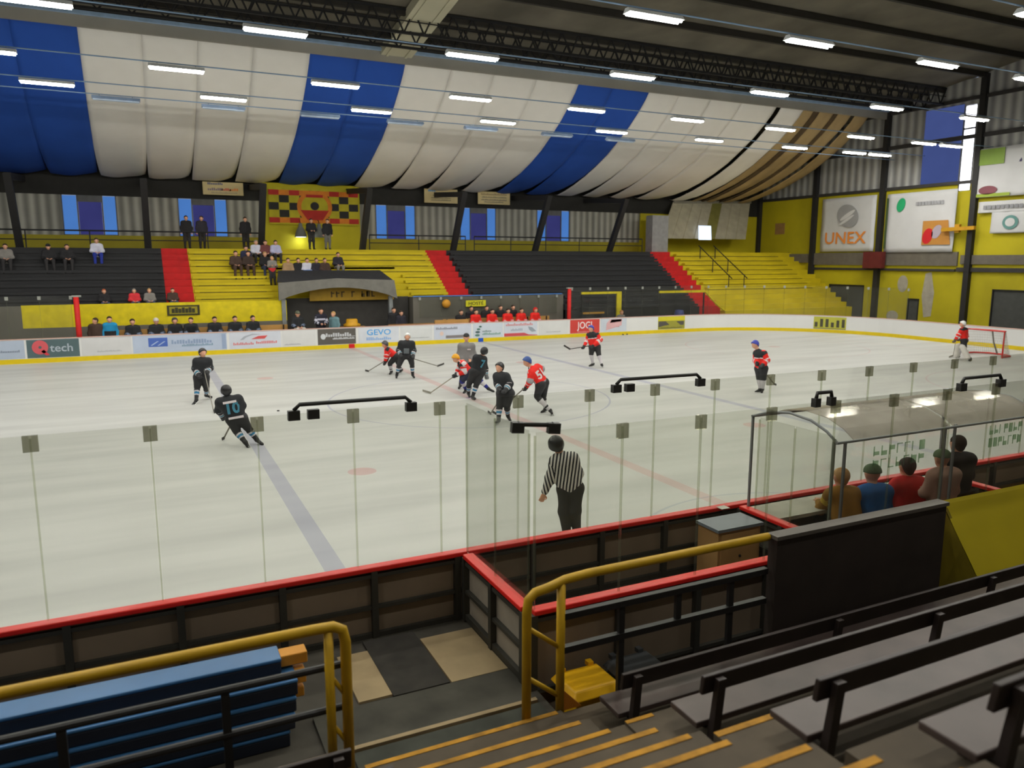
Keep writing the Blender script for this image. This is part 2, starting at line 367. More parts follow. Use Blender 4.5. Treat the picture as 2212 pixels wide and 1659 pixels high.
YW = 17.38; wx0, wx1, wzt, wzb = ony(47, 680, YW)[0], ony(620, 680, YW)[0], ony(300, 655, YW)[2], ony(300, 702, YW)[2]
struct('wall_stand_front', MB().box((wx0, YW, wzb), (wx1, YW+.06, wzt)), YELB)
struct('wall_stand_base', MB().box((XL, YW-.02, 0), (wx1, YW+.06, wzb)).box((XL, YW-.02, wzb), (wx0, YW+.06, wzt-.03)).box((XL, YW+.06, 0), (wx1, Y0, 1.86)).box((wx1-.1, YW+.06, 1.86), (wx1, Y0, 2.42)).box((3.85, 17.35, 0), (13.2, 17.5, 2.42)).box((3.85, 17.5, 0), (4.0, Y0, 2.42)), mat('grey_stand_wall', (104, 100, 92), .8, scale=.8))
struct('trim_30', MB().box((3.85, 17.3, 2.42), (13.1, 17.45, 2.47)), mat('blue_top_trim', (70, 120, 190), .5))
# stairs block between floor and stand, right: yellow rear wall
struct('wall_rear_right', MB().box((24.4, YB-.1, 0), (XE, YB+.1, 7.85)), YELW)
# ================================================================== RINK BOARDS
BW = mat('white_board_plastic', (226, 226, 226), .35, var=.03, scale=.5); KICK = mat('yellow_kickplate', (224, 196, 20), .4, var=.05)
CAPW = mat('pale_red_cap_rail', (214, 176, 166), .5, var=.05)
def outline():     # far side from the left, round the far right corner, along the end
    p = [(-34.0, YF), (21.5, YF)]
    for k in range(1, 17):
        a = PI/2*(1-k/16); p.append((21.5+8.5*math.cos(a), YF-8.5+8.5*math.sin(a)))
    p += [(30.0, YN+8.5)]
    for k in range(1, 16):
        a = -PI/2*k/16; p.append((21.5+8.5*math.cos(a), YN+8.5+8.5*math.sin(a)))
    return p
OUT = outline()
def ribbon(mb, pts, off0, off1, z0, z1, mi=0):   # offset to the outside of the rink
    n = len(pts); nor = []
    for i in range(n):
        a = V(*pts[max(i-1, 0)]); b = V(*pts[min(i+1, n-1)]); d = unit(b-a); nor.append(V(-d[1], d[0]))
    P = lambda i, o, z: (pts[i][0]+nor[i][0]*o, pts[i][1]+nor[i][1]*o, z)
    for i in range(n-1):
        mb.hexa([P(i, off0, z0), P(i+1, off0, z0), P(i+1, off1, z0), P(i, off1, z0), P(i, off0, z1), P(i+1, off0, z1), P(i+1, off1, z1), P(i, off1, z1)], mi)
    return mb
fb = thing('rink_boards', 'white rink boards with yellow kick strip on the far side and end', 'boards', (0, YF, 0))
ribbon(MB(), OUT, 0, .10, .20, BH-.03).build('board_panel', BW, fb)
ribbon(MB(), OUT, -.015, .1, 0, .20).build('kick_plate', KICK, fb)
ribbon(MB(), OUT, -.02, .14, BH-.03, BH).build('cap_rail', CAPW, fb)
MB().box((-.15, YF-.022, .0), (.15, YF, .205)).build('line_mark', mat('red_line_mark', (205, 30, 30), .4), fb)
MB().box((6.96, YF-.022, .0), (7.26, YF, .205)).build('line_mark', mat('blue_line_mark', (40, 90, 190), .4), fb)

# advertising stuck on the boards
def bx(px, py=745.0): return ony(px, py, YF)[0]
def col(rgb): return mat('print_%d_%d_%d' % rgb, rgb, .45, var=.05, scale=1.5)
def ad(x0, x1, bg, label, els, z0=.225, z1=1.0):
    X0, X1 = bx(x0), bx(x1); cx = (X0+X1)/2
    t = thing('advertising_banner', label, 'banner', (cx, YF, z0), 0, 'advertising on the far boards')
    MB().box((X0, YF-.012, z0), (X1, YF-.002, z1)).build('panel', col(bg), t)
    w, h = X1-X0, z1-z0
    for e in els:
        k, u, v, uw, vh, c = e[:6]; x = X0+u*w; z = z0+v*h
        if k == 'box': MB().box((x-uw*w/2, YF-.018, z-vh*h/2), (x+uw*w/2, YF-.008, z+vh*h/2)).build('printed_block', col(c), t)
        elif k == 'bars':   # illegible line of print: a row of small letter-sized blocks
            rr = random.Random(int(u*1000+v*77+c[0])); mb = MB(); a = x-uw*w/2; n = max(4, int(uw*w/(vh*h*.62))); st = uw*w/n
            for i in range(n):
                hh = vh*h*rr.choice((.62, .66, .95, 1.0)); mb.box((a+i*st, YF-.018, z-vh*h/2), (a+(i+.74)*st, YF-.008, z-vh*h/2+hh))
            mb.build('small_print', col(c), t)
        elif k == 'txt': text(t, 'lettering', e[6], vh*h, (x, YF-.014, z), (PI/2, 0, 0), col(c), sx=e[7] if len(e) > 7 else 1)
        elif k == 'ring':
            mb = MB(); n = 28; r = vh*h/2; q = r*uw
            vs = [(x+a*math.cos(2*PI*i/n), yy, z+a*math.sin(2*PI*i/n)) for yy in (YF-.02, YF-.008) for a in (r, q) for i in range(n)]
            fs = [(i, (i+1) % n, n+(i+1) % n, n+i) for i in range(n)]+[(i, 2*n+i, 2*n+(i+1) % n, (i+1) % n) for i in range(n)]
            mb.add(vs, fs); mb.build('logo', col(c), t)
        elif k == 'disc':
            mb = MB(); n = 24; r = vh*h/2; mb.prism([(x+r*uw*math.cos(2*PI*i/n), z+r*math.sin(2*PI*i/n)) for i in range(n)], 1, YF-.02, YF-.008); mb.build('logo', col(c), t)
        elif k == 'poly':
            MB().prism([(X0+a*w, z0+b*h) for a, b in e[6]], 1, YF-.02, YF-.008).build('logo', col(c), t)
    return t
ad(-50, 52, (178, 190, 210), 'pale blue banner with one grey line at the left picture edge', [('bars', .6, .42, .6, .13, (130, 140, 160))])
ad(57, 171, (84, 104, 108), 'dark slate green board banner with a big red ring letter and grey writing', [('ring', .25, .58, .2, .78, (214, 92, 100)), ('poly', 0, 0, 0, 0, (214, 60, 76), [(.26, .36), (.32, .44), (.42, .14), (.35, .12)]), ('txt', .66, .5, .3, .62, (176, 186, 198), 'tech', 1.05)])
ad(176, 284, (212, 212, 214), 'plain white board banner with one faint line, right of the dark green banner', [('bars', .55, .22, .5, .08, (184, 186, 190))])
ad(287, 490, (182, 194, 216), 'wide pale blue board banner with a blue square logo', [('box', .26, .6, .2, .52, (76, 106, 186)), ('poly', 0, 0, 0, 0, (170, 190, 224), [(.18, .42), (.2, .42), (.27, .66), (.25, .66)]), ('poly', 0, 0, 0, 0, (170, 190, 224), [(.25, .4), (.27, .4), (.34, .64), (.32, .64)]), ('bars', .62, .58, .44, .24, (142, 160, 192)), ('bars', .68, .36, .34, .14, (128, 154, 178)), ('box', .97, .5, .045, .9, (150, 166, 196))])
ad(496, 607, (208, 212, 224), 'pale banner with a grey arc over two red lines of print', [('poly', 0, 0, 0, 0, (170, 174, 186), [(.2, .52), (.28, .74), (.45, .9), (.62, .84), (.45, .82), (.33, .7), (.27, .55)]), ('poly', 0, 0, 0, 0, (206, 84, 84), [(.42, .56), (.56, .74), (.74, .76), (.68, .56)]), ('bars', .27, .3, .4, .16, (214, 130, 134)), ('bars', .72, .34, .42, .16, (214, 130, 134))])
ad(611, 682, (216, 216, 217), 'plain white board banner with one faint line, left of the charcoal banner', [('bars', .3, .13, .5, .08, (176, 176, 182))])
ad(687, 769, (92, 88, 84), 'charcoal board banner with a white round logo and white writing', [('disc', .14, .52, .9, .36, (212, 216, 222)), ('bars', .55, .62, .68, .24, (196, 198, 204)), ('bars', .68, .38, .58, .12, (206, 208, 214)), ('box', .88, .5, .2, .03, (206, 208, 214))])
ad(775, 862, (212, 216, 226), 'white board banner with large sky blue capitals over a paler blue line', [('txt', .5, .66, .6, .52, (72, 160, 226), 'GEVO', 1.2), ('bars', .5, .26, .62, .2, (146, 180, 226))])
ad(866, 934, (214, 216, 218), 'plain white board banner behind the white helmeted player', [('bars', .6, .2, .6, .06, (180, 182, 186))])
ad(938, 1018, (202, 208, 224), 'pale banner with grey writing over a dark grey band', [('bars', .34, .76, .58, .16, (140, 144, 158)), ('disc', .2, .4, .9, .3, (226, 200, 190)), ('box', .62, .16, .62, .2, (134, 128, 130))])
ad(1022, 1086, (206, 214, 226), 'pale banner with a green stacked leaf logo and green writing', [('disc', .24, .78, 1.6, .13, (76, 112, 102)), ('disc', .18, .6, 1.9, .14, (80, 120, 108)), ('disc', .15, .4, 2.2, .16, (72, 96, 100)), ('disc', .14, .18, 2.3, .16, (90, 128, 118)), ('bars', .46, .46, .3, .13, (112, 134, 134)), ('bars', .62, .26, .62, .16, (128, 164, 154))])
ad(1089, 1160, (208, 214, 226), 'pale banner with a pink headline and a red foot band', [('bars', .46, .84, .82, .2, (208, 146, 150)), ('bars', .38, .46, .36, .18, (168, 178, 194)), ('poly', 0, 0, 0, 0, (150, 160, 172), [(.72, .66), (.84, .6), (.97, .3), (.84, .26), (.76, .4)]), ('poly', 0, 0, 0, 0, (204, 84, 90), [(0, .0), (0, .22), (.6, .22), (.74, .08), (1, .04), (1, 0)])])
ad(1164, 1226, (218, 219, 219), 'plain white board banner left of the red banner', [('bars', .5, .2, .5, .07, (186, 188, 190))])
ad(1231, 1294, (206, 70, 64), 'red board banner with big white capitals behind the far red player', [('txt', .5, .56, .8, .72, (236, 226, 228), 'JOGI', .86), ('bars', .5, .1, .5, .08, (226, 150, 150))])
ad(1297, 1352, (204, 212, 224), 'pale blue banner with a slanted red emblem', [('poly', 0, 0, 0, 0, (222, 176, 180), [(.2, .12), (.22, .66), (.34, .94), (.82, .96), (.8, .46)]), ('poly', 0, 0, 0, 0, (214, 96, 84), [(.34, .68), (.4, .92), (.8, .94), (.78, .76)]), ('bars', .5, .44, .44, .2, (206, 128, 134))])
ad(1420, 1477, (158, 154, 62), 'yellow and black board banner on the straight of the far boards', [('box', .5, .83, 1.0, .34, (216, 204, 52)), ('poly', 0, 0, 0, 0, (84, 80, 78), [(.02, .18), (.02, .62), (.28, .62), (.42, .34), (.24, .3)]), ('poly', 0, 0, 0, 0, (84, 80, 78), [(.68, .6), (.96, .6), (.96, .3), (.84, .3)]), ('bars', .5, .12, .8, .1, (120, 116, 60))])
# the banner on the curved corner
def arc_banner():
    def hit(px):
        best = None
        for k in range(0, 400):
            a = PI/2*k/400; p = V(21.5+8.5*math.cos(a), YF-8.5+8.5*math.sin(a), .6); d = p-CA
            q = 1106+FPX*(d@rt)/(d@fw)
            if best is None or abs(q-px) < best[0]: best = (abs(q-px), a)
        return best[1]
    a0, a1 = hit(1757), hit(1828); pts = [(21.5+8.5*math.cos(a), YF-8.5+8.5*math.sin(a)) for a in np.linspace(a0, a1, 8)]
    m = V(*pts[4]); t = thing('advertising_banner', 'yellow and black board banner on the curved corner of the far boards', 'banner', (m[0], m[1], .22), 0, 'advertising on the far boards')
    ribbon(MB(), pts, -.012, -.002, .225, .97).build('panel', col((186, 184, 70)), t)
    k = MB(); rr = random.Random(3)
    for i in range(6):
        f = (i+.2)/6; a = a0+(a1-a0)*f; b = a+(a1-a0)*.09
        q = [(21.5+8.5*math.cos(s), YF-8.5+8.5*math.sin(s)) for s in np.linspace(a, b, 3)]
        ribbon(k, q, -.02, -.01, .34, .34+rr.choice((.3, .44, .5)))
    k.build('lettering', col((70, 68, 50)), t)
    ribbon(MB(), pts, -.02, -.01, .225, .27).build('border', col((120, 116, 50)), t)
arc_banner()

POSTG = glassmat('glass_edge_strip', (.82, .84, .76), .3, .08, (.5, .52, .44)); CLAMPG = glassmat('smoky_clear_clamp', (.62, .62, .55), .3, .16, (.5, .48, .4))
# far glass: behind it the team benches; red padded posts end the glass
def screen(name, label, pts, z0, z1, step, gm=GLASS, clamp=True, postr=.009, posts=True, group=None, clampm=None, skip0=False):
    L = [np.linalg.norm(V(*pts[i+1])-V(*pts[i])) for i in range(len(pts)-1)]; tot = sum(L); n = max(1, round(tot/step))
    def pos(s):
        for i, l in enumerate(L):
            if s <= l+1e-6 or i == len(L)-1: return V(*pts[i])+(V(*pts[i+1])-V(*pts[i]))*s/l
            s -= l
    P = [pos(tot*i/n) for i in range(n+1)]
    t = thing(name, label, 'glass screen', (P[0][0], P[0][1], z0), 0, group)
    for i in range(n):
        a, b = P[i], P[i+1]; d = unit(b-a); g_ = .012
        MB().bar((*(a+d*g_), (z0+z1)/2), (*(b-d*g_), (z0+z1)/2), .012, z1-z0).build('pane', gm, t)
    if posts:
        for i in range(n+1):
            p = P[i]; d = unit(P[min(i+1, n)]-P[max(i-1, 0)])
            q = MB().bar((p[0], p[1], z0), (p[0], p[1], z1-.03), postr*2, postr*2).build('post', POSTG, t)
            if clamp and not (skip0 and i == 0): MB().bar((*(p-d*.062), z1-.075), (*(p+d*.062), z1-.075), .04, .15).build('clamp', clampm or CLAMPG, q)
    return t
PALEC = mat('pale_clamp', (150, 152, 146), .4)
far_pts = [(12.84, YF+.06), (21.5, YF+.06)]+[(x, y) for x, y in OUT[2:18]]
screen('protective_glass', 'clear protective glass above the far boards right of the red post and round the corner', far_pts, BH, 2.85, 1.25, GLASSF, clampm=PALEC)
screen('protective_glass', 'clear protective glass above the far boards at the left edge beyond the left red post', [(-24, YF+.06), (-12.2, YF+.06)], BH, 2.85, 1.2, GLASSF, clampm=PALEC)
screen('protective_glass', 'clear glass wall standing behind the red team bench', [(4.2, 17.25), (12.7, 17.25)], 1.3, 2.4, 1.2, GLASSF, clampm=PALEC)
for x, l in ((-12.0, 'red padded post at the left end of the dark team bench'), (12.69, 'red padded post at the right end of the red team bench')):
    t = thing('padded_post', l, 'post', (x, YF+.08, BH), 0, 'red posts on the far boards')
    MB().tube([(x, YF+.08, BH), (x, YF+.08, 1.25), (x, YF+.08, 2.8)], .11, 12).build('padding', mat('red_foam', (200, 26, 24), .6), t, smooth=True)
    MB().box((x-.16, YF+.0, 2.8), (x+.2, YF+.16, 2.87)).build('cap', PALEC, t)
# near boards seen from behind
nb = thing('rink_boards', 'near rink boards seen from behind with bright red cap rail and steel frame', 'boards', (0, YN, .2))
REDCAP = mat('bright_red_cap_rail', (226, 40, 34), .35, var=.06, scale=.8)
BACK = mat('beige_board_back', (128, 112, 94), .75, scale=.9, var=.18); FRM = mat('board_steel_frame', (66, 64, 58), .6, .3)
def board_back(t, p, q, side, z0, z1=BH, step=1.0, cap=True, capw=.13, n=None, pm=None):
    p = V(*p); q = V(*q); d = unit(q-p); s = V(-d[1], d[0])*side; Lh = np.linalg.norm(q-p); n = n or max(1, round(Lh/step))
    for i in range(n):
        a = p+d*Lh*i/n; b = p+d*Lh*(i+1)/n
        MB().bar((*a, (z0+z1)/2), (*b, (z0+z1)/2), .03, z1-z0-.03).build('board_panel', pm or BACK, t)
    for i in range(n+1):
        a = p+d*Lh*i/n; MB().bar((*(a+s*.05), z0), (*(a+s*.05), z1-.04), .07, .07, upv=(d[0], d[1], 0)).build('frame_post', FRM, t)
    for z in (z0+.05, z0+(z1-z0)*.45, z1-.1): MB().bar((*(p+s*.045), z), (*(q+s*.045), z), .05, .04 if z > z0+.1 else .07).build('frame_rail', FRM, t)
    if cap: MB().bar((*(p+s*.02), z1-.02), (*(q+s*.02), z1-.02), capw, .055).build('cap_rail', REDCAP, t, bevel=.012)
board_back(nb, (-34, YN), (21.5, YN), -1, .2, n=56)
MB().box((-34, YN, 0), (21.5, YN+.04, .2)).build('kick_plate', KICK, nb)
ns = screen('protective_glass', 'long clear glass screen standing on the near red topped boards', [(-24.15, YN), (19.19, YN)], BH, 2.85, .985, clampm=CLAMPG)
# ================================================================== CEILING DRAPES
CLW = mat('off_white_drape_cloth', (236, 233, 228), .9, var=.05, scale=.5); CLB = mat('royal_blue_drape_cloth', (36, 82, 176), .85, var=.12, scale=.4)
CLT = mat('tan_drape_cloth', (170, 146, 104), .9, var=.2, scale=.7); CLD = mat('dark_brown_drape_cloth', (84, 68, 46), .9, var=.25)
PROF = [(14.32, 14.0), (14.9, 13.35), (15.6, 12.75), (16.5, 12.1), (17.6, 11.45), (18.8, 10.8), (20.1, 10.25), (21.5, 9.75), (22.9, 9.35), (24.2, 9.05), (25.3, 8.88), (25.7, 8.95)]
def drape(x0, x1, m, label, phase=0.0, tail=0.0):
    g = -.015 if x1-x0 > 1.5 else .01; x0 += g; x1 -= g; t = thing('ceiling_drape', label, 'drape', ((x0+x1)/2, 14.32, 14.0), 0, 'drapes under the far roof')
    vs = []; nu = 10
    for j, (y, z) in enumerate(PROF):
        f = j/(len(PROF)-1)
        for i in range(nu+1):
            u = i/nu; x = x0+(x1-x0)*u + (.16*f**5*(1-2*u))
            sag = .07*math.sin(PI*u)**.6+.02*math.sin(3*PI*u+phase)
            # lower end hangs as a scallop: the right hand corner is drawn back
            zz = z-sag*(.35+.65*f)+(.34*f**6)*(u**3)*(1+tail); yy = y-sag*.5*(1-f)
            vs.append((x, yy, zz))
    n = len(PROF); fs = [(j*(nu+1)+i, j*(nu+1)+i+1, (j+1)*(nu+1)+i+1, (j+1)*(nu+1)+i) for j in range(n-1) for i in range(nu)]
    o = MB().add(vs, fs).build('cloth', m, t, smooth=True)
    s = o.modifiers.new('thickness', 'SOLIDIFY'); s.thickness = .02
    MB().tube([(x0, 14.33, 14.02), (x1, 14.33, 14.02)], .03, 8).build('hanging_rod', STEEL, t)
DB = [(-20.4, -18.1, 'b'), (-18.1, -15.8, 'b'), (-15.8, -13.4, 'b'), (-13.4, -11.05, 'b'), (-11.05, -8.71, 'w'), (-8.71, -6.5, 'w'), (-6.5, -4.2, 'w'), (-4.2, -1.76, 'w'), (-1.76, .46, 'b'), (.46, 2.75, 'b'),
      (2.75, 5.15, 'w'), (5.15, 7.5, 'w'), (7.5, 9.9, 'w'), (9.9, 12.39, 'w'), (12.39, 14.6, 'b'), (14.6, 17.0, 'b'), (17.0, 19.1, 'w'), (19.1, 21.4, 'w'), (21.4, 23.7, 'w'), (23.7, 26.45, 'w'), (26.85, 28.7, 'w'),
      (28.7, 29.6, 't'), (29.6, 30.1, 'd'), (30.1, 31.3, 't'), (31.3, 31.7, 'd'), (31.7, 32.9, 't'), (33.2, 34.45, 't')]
ordn = ['first', 'second', 'third', 'fourth', 'fifth', 'sixth', 'seventh', 'eighth', 'ninth', 'tenth', 'eleventh', 'twelfth', 'thirteenth', 'fourteenth', 'fifteenth', 'sixteenth', 'seventeenth']
cnt = {'b': -2, 'w': 0, 't': 0, 'd': 0}; cname = {'b': 'royal blue', 'w': 'off white', 't': 'tan', 'd': 'dark brown narrow'}
for k, (a, b, c) in enumerate(DB):
    cnt[c] += 1
    lab = '%s hanging drape under the far roof, %s %s one from the left' % (cname[c], ordn[cnt[c]-1] if cnt[c] > 0 else 'out of view', cname[c].split()[0])
    if c == 'b' and cnt[c] <= 0: continue
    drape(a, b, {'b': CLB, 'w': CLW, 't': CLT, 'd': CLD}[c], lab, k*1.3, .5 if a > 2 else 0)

# ================================================================== LAMPS
TUBE = glow('fluorescent_tube', (255, 253, 240), TUBE_E, .02); HOUS = mat('white_lamp_housing', (200, 204, 206), .4)
HOUSB = mat('bluish_unlit_reflector', (150, 172, 205), .35)
def make_lamp(loc, label, group, lit=True):
    t = thing('ceiling_lamp', label, 'lamp', loc, 0, group)
    MB().prism([(-.17, 0), (.17, 0), (.07, .12), (-.07, .12)], 0, -.88, .88).build('housing', HOUS if lit else HOUSB, t, local=True)
    for y in (-.08, .08): MB().tube([(-.84, y, -.03), (.84, y, -.03)], .028, 8).build('tube', TUBE if lit else mat('unlit_tube', (190, 205, 225), .4), t, local=True)
    for x in (-.6, .6): MB().tube([(x, 0, .12), (x, 0, .15)], .012, 6).build('hanger', STEEL, t, local=True)
    if lit:
        l = bpy.data.lights.new('tube_light', 'AREA'); l.shape = 'RECTANGLE'; l.size = 1.7; l.size_y = .26; l.energy = LAMP_W; l.color = (1.0, .985, .92)
        lo = bpy.data.objects.new('tube_light', l); lo.location = (0, 0, -.065); link(lo, t)
    return t
ROWS = [(7.0, 10.8, [-24.6, -19, -13.3, -7.8, -2.4, 3.0, 8.4, 13.8, 19.5, 25.1, 30.0, 32.3], 'seventh lamp line', True),
        (11.35, 10.8, [-24, -18, -12.0, -5.9, .15, 6.2, 12.5, 18.7, 24.9, 29.7, 31.9], '', True),
        (13.6, 10.8, [-15.4, -9.8, -5.7, -1.6, 2.4, 6.3, 10.6, 14.5], '', False),
        (1.05, 10.8, [-23, -17.2, -11.35, -5.45, .6, 6.7, 13.05, 19.6, 25.35, 30.1], '', True),
        (-4.75, 10.8, [-21, -14.5, -8.3, -2.5, 3.4, 9.0, 14.75, 19.8], '', True),
        (-9.2, 10.8, [-20, -13, -6, .5, 6.6, 12.6, 18.5], '', True),
        (-14.2, 10.8, [-17, -11, -5, 1, 7, 13], '', True), (-19.8, 10.6, [-13, -4.5, 4], '', True)]  # these two rows are added out of view to brighten the near side
rn = ['upper cable before the drapes', 'lower cable before the drapes', 'lowest cable before the drapes', 'row level with the gutter beam', 'row under the roof', 'row over the near ice', 'added row over the near boards', 'added row over the near stand']
lamp0 = {}
for r, (y, z, xs, _, lit) in enumerate(ROWS):
    seen = 0
    for k, x in enumerate(xs):
        d_ = V(x+.8, y, z)-CA; q_ = (1106+FPX*(d_@rt)/(d_@fw), 829.5-FPX*(d_@up)/(d_@fw)) if d_@fw > 0 else (-1, -1)
        vis = 0 < q_[0] < 2250 and -10 < q_[1]; seen += vis
        lab = '%s tube lamp, %s from the left on the %s' % ('lit' if lit else 'unlit', ordn[seen-1], rn[r]) if vis else 'lit tube lamp outside the picture, %s of the %s' % (ordn[k], rn[r])
        grp = 'tube lamps hanging over the ice'
        if lit not in lamp0: lamp0[lit] = make_lamp((x, y, z), lab, grp, lit)
        else:
            o = copy_tree(lamp0[lit]); o.location = (x, y, z); o['label'] = lab
    one('lamp_cable', MB().tube([(XL, y, z+.172), (XE, y, z+.172)], .022, 6), mat('pale_blue_cable_tray', (120, 146, 176), .5),
        'thin pale lamp cable: %s' % rn[r], 'cable', 'lamp cables')

# ================================================================== BENCHES ON THE FAR STAND
names = {0: 'black', 1: 'yellow'}
def bleacher(x0, x1, i, mi, lab):
    y = Y0+DY*i; z = Z0+DZ*i; cx = (x0+x1)/2
    t = thing('bleacher_bench', lab, 'bench', (cx, y+.2, z), 0, 'bench boards on the far stand')
    MB().box((x0+.04, y-.03, z+.04), (x1-.04, y+.32, z+.17)).build('seat', YBLK if mi == 0 else YSTD, t)
    MB().box((x0+.3, y+.02, z), (x1-.3, y+.28, z+.04)).build('bracket', STEEL, t)
for i in range(8):
    rn_ = ordn[i]+' row up'
    bleacher(-20, -8.35, i, 0, 'long black bench board, %s in the left black block of the far stand' % rn_)
    if i < 4: bleacher(-7.08, -3.3, i, 1, 'short yellow bench board left of the tunnel roof, %s' % rn_)
    else: bleacher(-7.08, 6.2, i, 1, 'long yellow bench board behind the tunnel roof, %s' % rn_)
    if i < 4: bleacher(3.95, 6.2, i, 1, 'short yellow bench board right of the tunnel roof, %s' % rn_)
    bleacher(7.65, 22.7, i, 0, 'long black bench board, %s in the right black block' % rn_)
    bleacher(24.6, 34.5, i, 1, 'yellow bench board at the far right end of the stand, %s' % rn_)
for i in (-3, -2, -1): bleacher(13.4, 22.7, i, 0, 'black bench board behind the far glass, %s row up of the lower flight' % ordn[i+3])

# ================================================================== TUNNEL CANOPY
t = thing('tunnel_canopy', 'black roofed canopy with a grey arched front over the players tunnel', 'canopy', (.4, 17.3, 2.2))
CF = [ony(603, 617, 17.2), ony(845, 618, 17.2)]
xl, xr = CF[0][0], CF[1][0]; zt = 3.35; YC = 18.95; ZC = ony(720, 584, YC)[2]
MB().hexa([(xl-.1, 17.15, zt-.06), (xr+.1, 17.15, zt-.06), (xr-.1, YC, ZC-.08), (xl+.25, YC, ZC-.08), (xl-.1, 17.15, zt), (xr+.1, 17.15, zt), (xr-.1, YC, ZC), (xl+.25, YC, ZC)]).build('roof', mat('black_roof_felt', (44, 44, 47), .9), t)
zs = [];
poly = [(xl-.05, 2.42)]; 
for k in range(13):
    u = k/12; poly.append((xl-.05+(xr+.35-xl)*u, 2.38+.62*math.sin(PI*u)**.8))
top = [(xr+.15, zt), (xr*.5+xl*.5, zt+.12), (xl-.05, zt-.08)]
MB().prism(poly+top, 1, 17.1, 17.25).build('arched_front', mat('grey_arched_panel', (112, 110, 104), .75), t)
MB().box((xl+.1, 17.3, 0), (xl+.3, 17.5, 2.5)).build('post', GREYST, t); MB().box((xr-.1, 17.3, 0), (xr+.1, 17.5, 2.5)).build('post', GREYST, t)
s = thing('tunnel_sign', 'dark yellow sign board with illegible dark capitals under the canopy arch', 'sign', (.4, 17.75, 2.4))
MB().box((-1.6, 17.75, 2.3), (2.9, 17.82, 2.95)).build('board', mat('dark_yellow_board', (150, 118, 14), .6), s)
k = MB(); rr = random.Random(5)
for i in range(9):
    if i in (3, 5): continue
    x = -.5+.27*i; k.box((x, 17.735, 2.47), (x+.07, 17.75, 2.77)).box((x, 17.735, 2.47+rr.choice((0, .12, .24))), (x+.18, 17.75, 2.53+rr.choice((0, .12, .24))))
k.build('lettering', mat('brown_sign_letters', (78, 62, 22), .6), s)
struct('wall_tunnel_mouth', MB().box((-3.0, Y0-.08, 0), (3.8, Y0-.01, 2.44)).box((-3.05, 20.6, 0), (3.85, 20.7, 4.0)).box((-3.05, Y0, 0), (-2.95, 20.6, 2.4)).box((3.75, Y0, 0), (3.85, 20.6, 2.4)), mat('tunnel_wall_and_gloom', (58, 56, 54), .9))  # front panel: dark sheet standing for the gloom in the open tunnel mouth

# ================================================================== SIGNS AND BANNERS AT THE BACK
CREAM = mat('cream_sign_board', (196, 178, 132), .6, var=.05)
def sign(px, Y, lab, rows, name='hanging_sign'):
    a = ony(px[0], px[1], Y); b = ony(px[2], px[3], Y); z1, z0 = a[2], b[2]; x0, x1 = a[0], b[0]
    t = thing(name, lab, 'sign', ((x0+x1)/2, Y, z0), 0, 'sponsor signs at the back')
    MB().box((x0, Y-.03, z0), (x1, Y, z1)).build('board', CREAM, t)
    for x in (x0+.2, x1-.2): MB().tube([(x, Y-.01, z1), (x, Y-.01, z1+.35)], .015, 6).build('hanger', STEEL, t)
    for (u0, u1, v, h, c) in rows:
        rr = random.Random(int(v*99)); k = MB(); n = max(3, int((u1-u0)*(x1-x0)/(h*.7))); st = (u1-u0)*(x1-x0)/n
        for i in range(n): k.box((x0+u0*(x1-x0)+i*st, Y-.045, z0+v*(z1-z0)), (x0+u0*(x1-x0)+(i+.75)*st, Y-.03, z0+v*(z1-z0)+h*rr.choice((.7, 1))))
        k.build('small_print', col(c), t)
sign((437, 392, 526, 423), 25.4, 'cream hanging sign with a red and orange line, left of the chequered banner', [(.12, .5, .78, .13, (90, 90, 120)), (.12, .5, .34, .14, (120, 100, 120)), (.45, .7, .34, .14, (190, 80, 50)), (.66, .88, .34, .14, (220, 130, 50)), (.2, .85, .12, .08, (160, 145, 120))])
sign((916, 407, 988, 440), 25.4, 'cream hanging sign with a small blue mark above the first right window', [(.12, .34, .8, .16, (60, 130, 180)), (.25, .75, .5, .09, (140, 130, 100)), (.2, .8, .32, .09, (140, 130, 100)), (.2, .8, .16, .09, (140, 130, 100))])
sign((1032, 413, 1101, 443), 25.4, 'cream hanging sign full of grey lines above the second right window', [(.1, .9, .72, .12, (150, 130, 90)), (.12, .9, .5, .1, (140, 130, 100)), (.1, .9, .3, .09, (130, 120, 100)), (.2, .8, .14, .08, (140, 130, 110))])
# chequered club banner on the yellow wall panel
yb = 25.3; A = ony(578, 392, yb); B = ony(775, 486, yb); x0, x1, z1, z0 = A[0], B[0], 8.62, ony(680, 486, yb)[2]
struct('wall_yellow_panel', MB().box((ony(571, 500, yb+.15)[0], yb+.1, 4.99), (ony(778, 500, yb+.15)[0], yb+.25, 8.9)), YELW)
t = thing('club_banner', 'yellow and black chequered banner with red edge strips and a round emblem', 'banner', ((x0+x1)/2, yb, z0))
BY = mat('banner_yellow', (176, 164, 24), .7, scale=2); BK = mat('banner_black', (30, 28, 28), .7); BR = mat('banner_red', (170, 36, 26), .7, scale=3); BO = mat('banner_orange', (206, 120, 28), .7)
MB().box((x0, yb-.02, z0), (x1, yb, z1)).build('cloth', BY, t)
k = MB(); r_ = MB(); o_ = MB(); nc = 9; cw = (x1-x0)/nc; rb = .42; rh = (z1-z0-2*rb)/3
for i in range(nc):
    for j in range(3):
        if (i+j) % 2 == 1: k.box((x0+i*cw, yb-.03, z0+rb+j*rh), (x0+(i+1)*cw-.02, yb-.02, z0+rb+(j+1)*rh))
    for zz in (z0+.1, z1-rb):
        if i % 2 == 0: r_.box((x0+i*cw, yb-.04, zz), (x0+(i+1)*cw, yb-.03, zz+rb-.12))
for zz in (z0+.1, z1-rb): o_.box((x0, yb-.03, zz), (x1, yb-.02, zz+rb-.12))
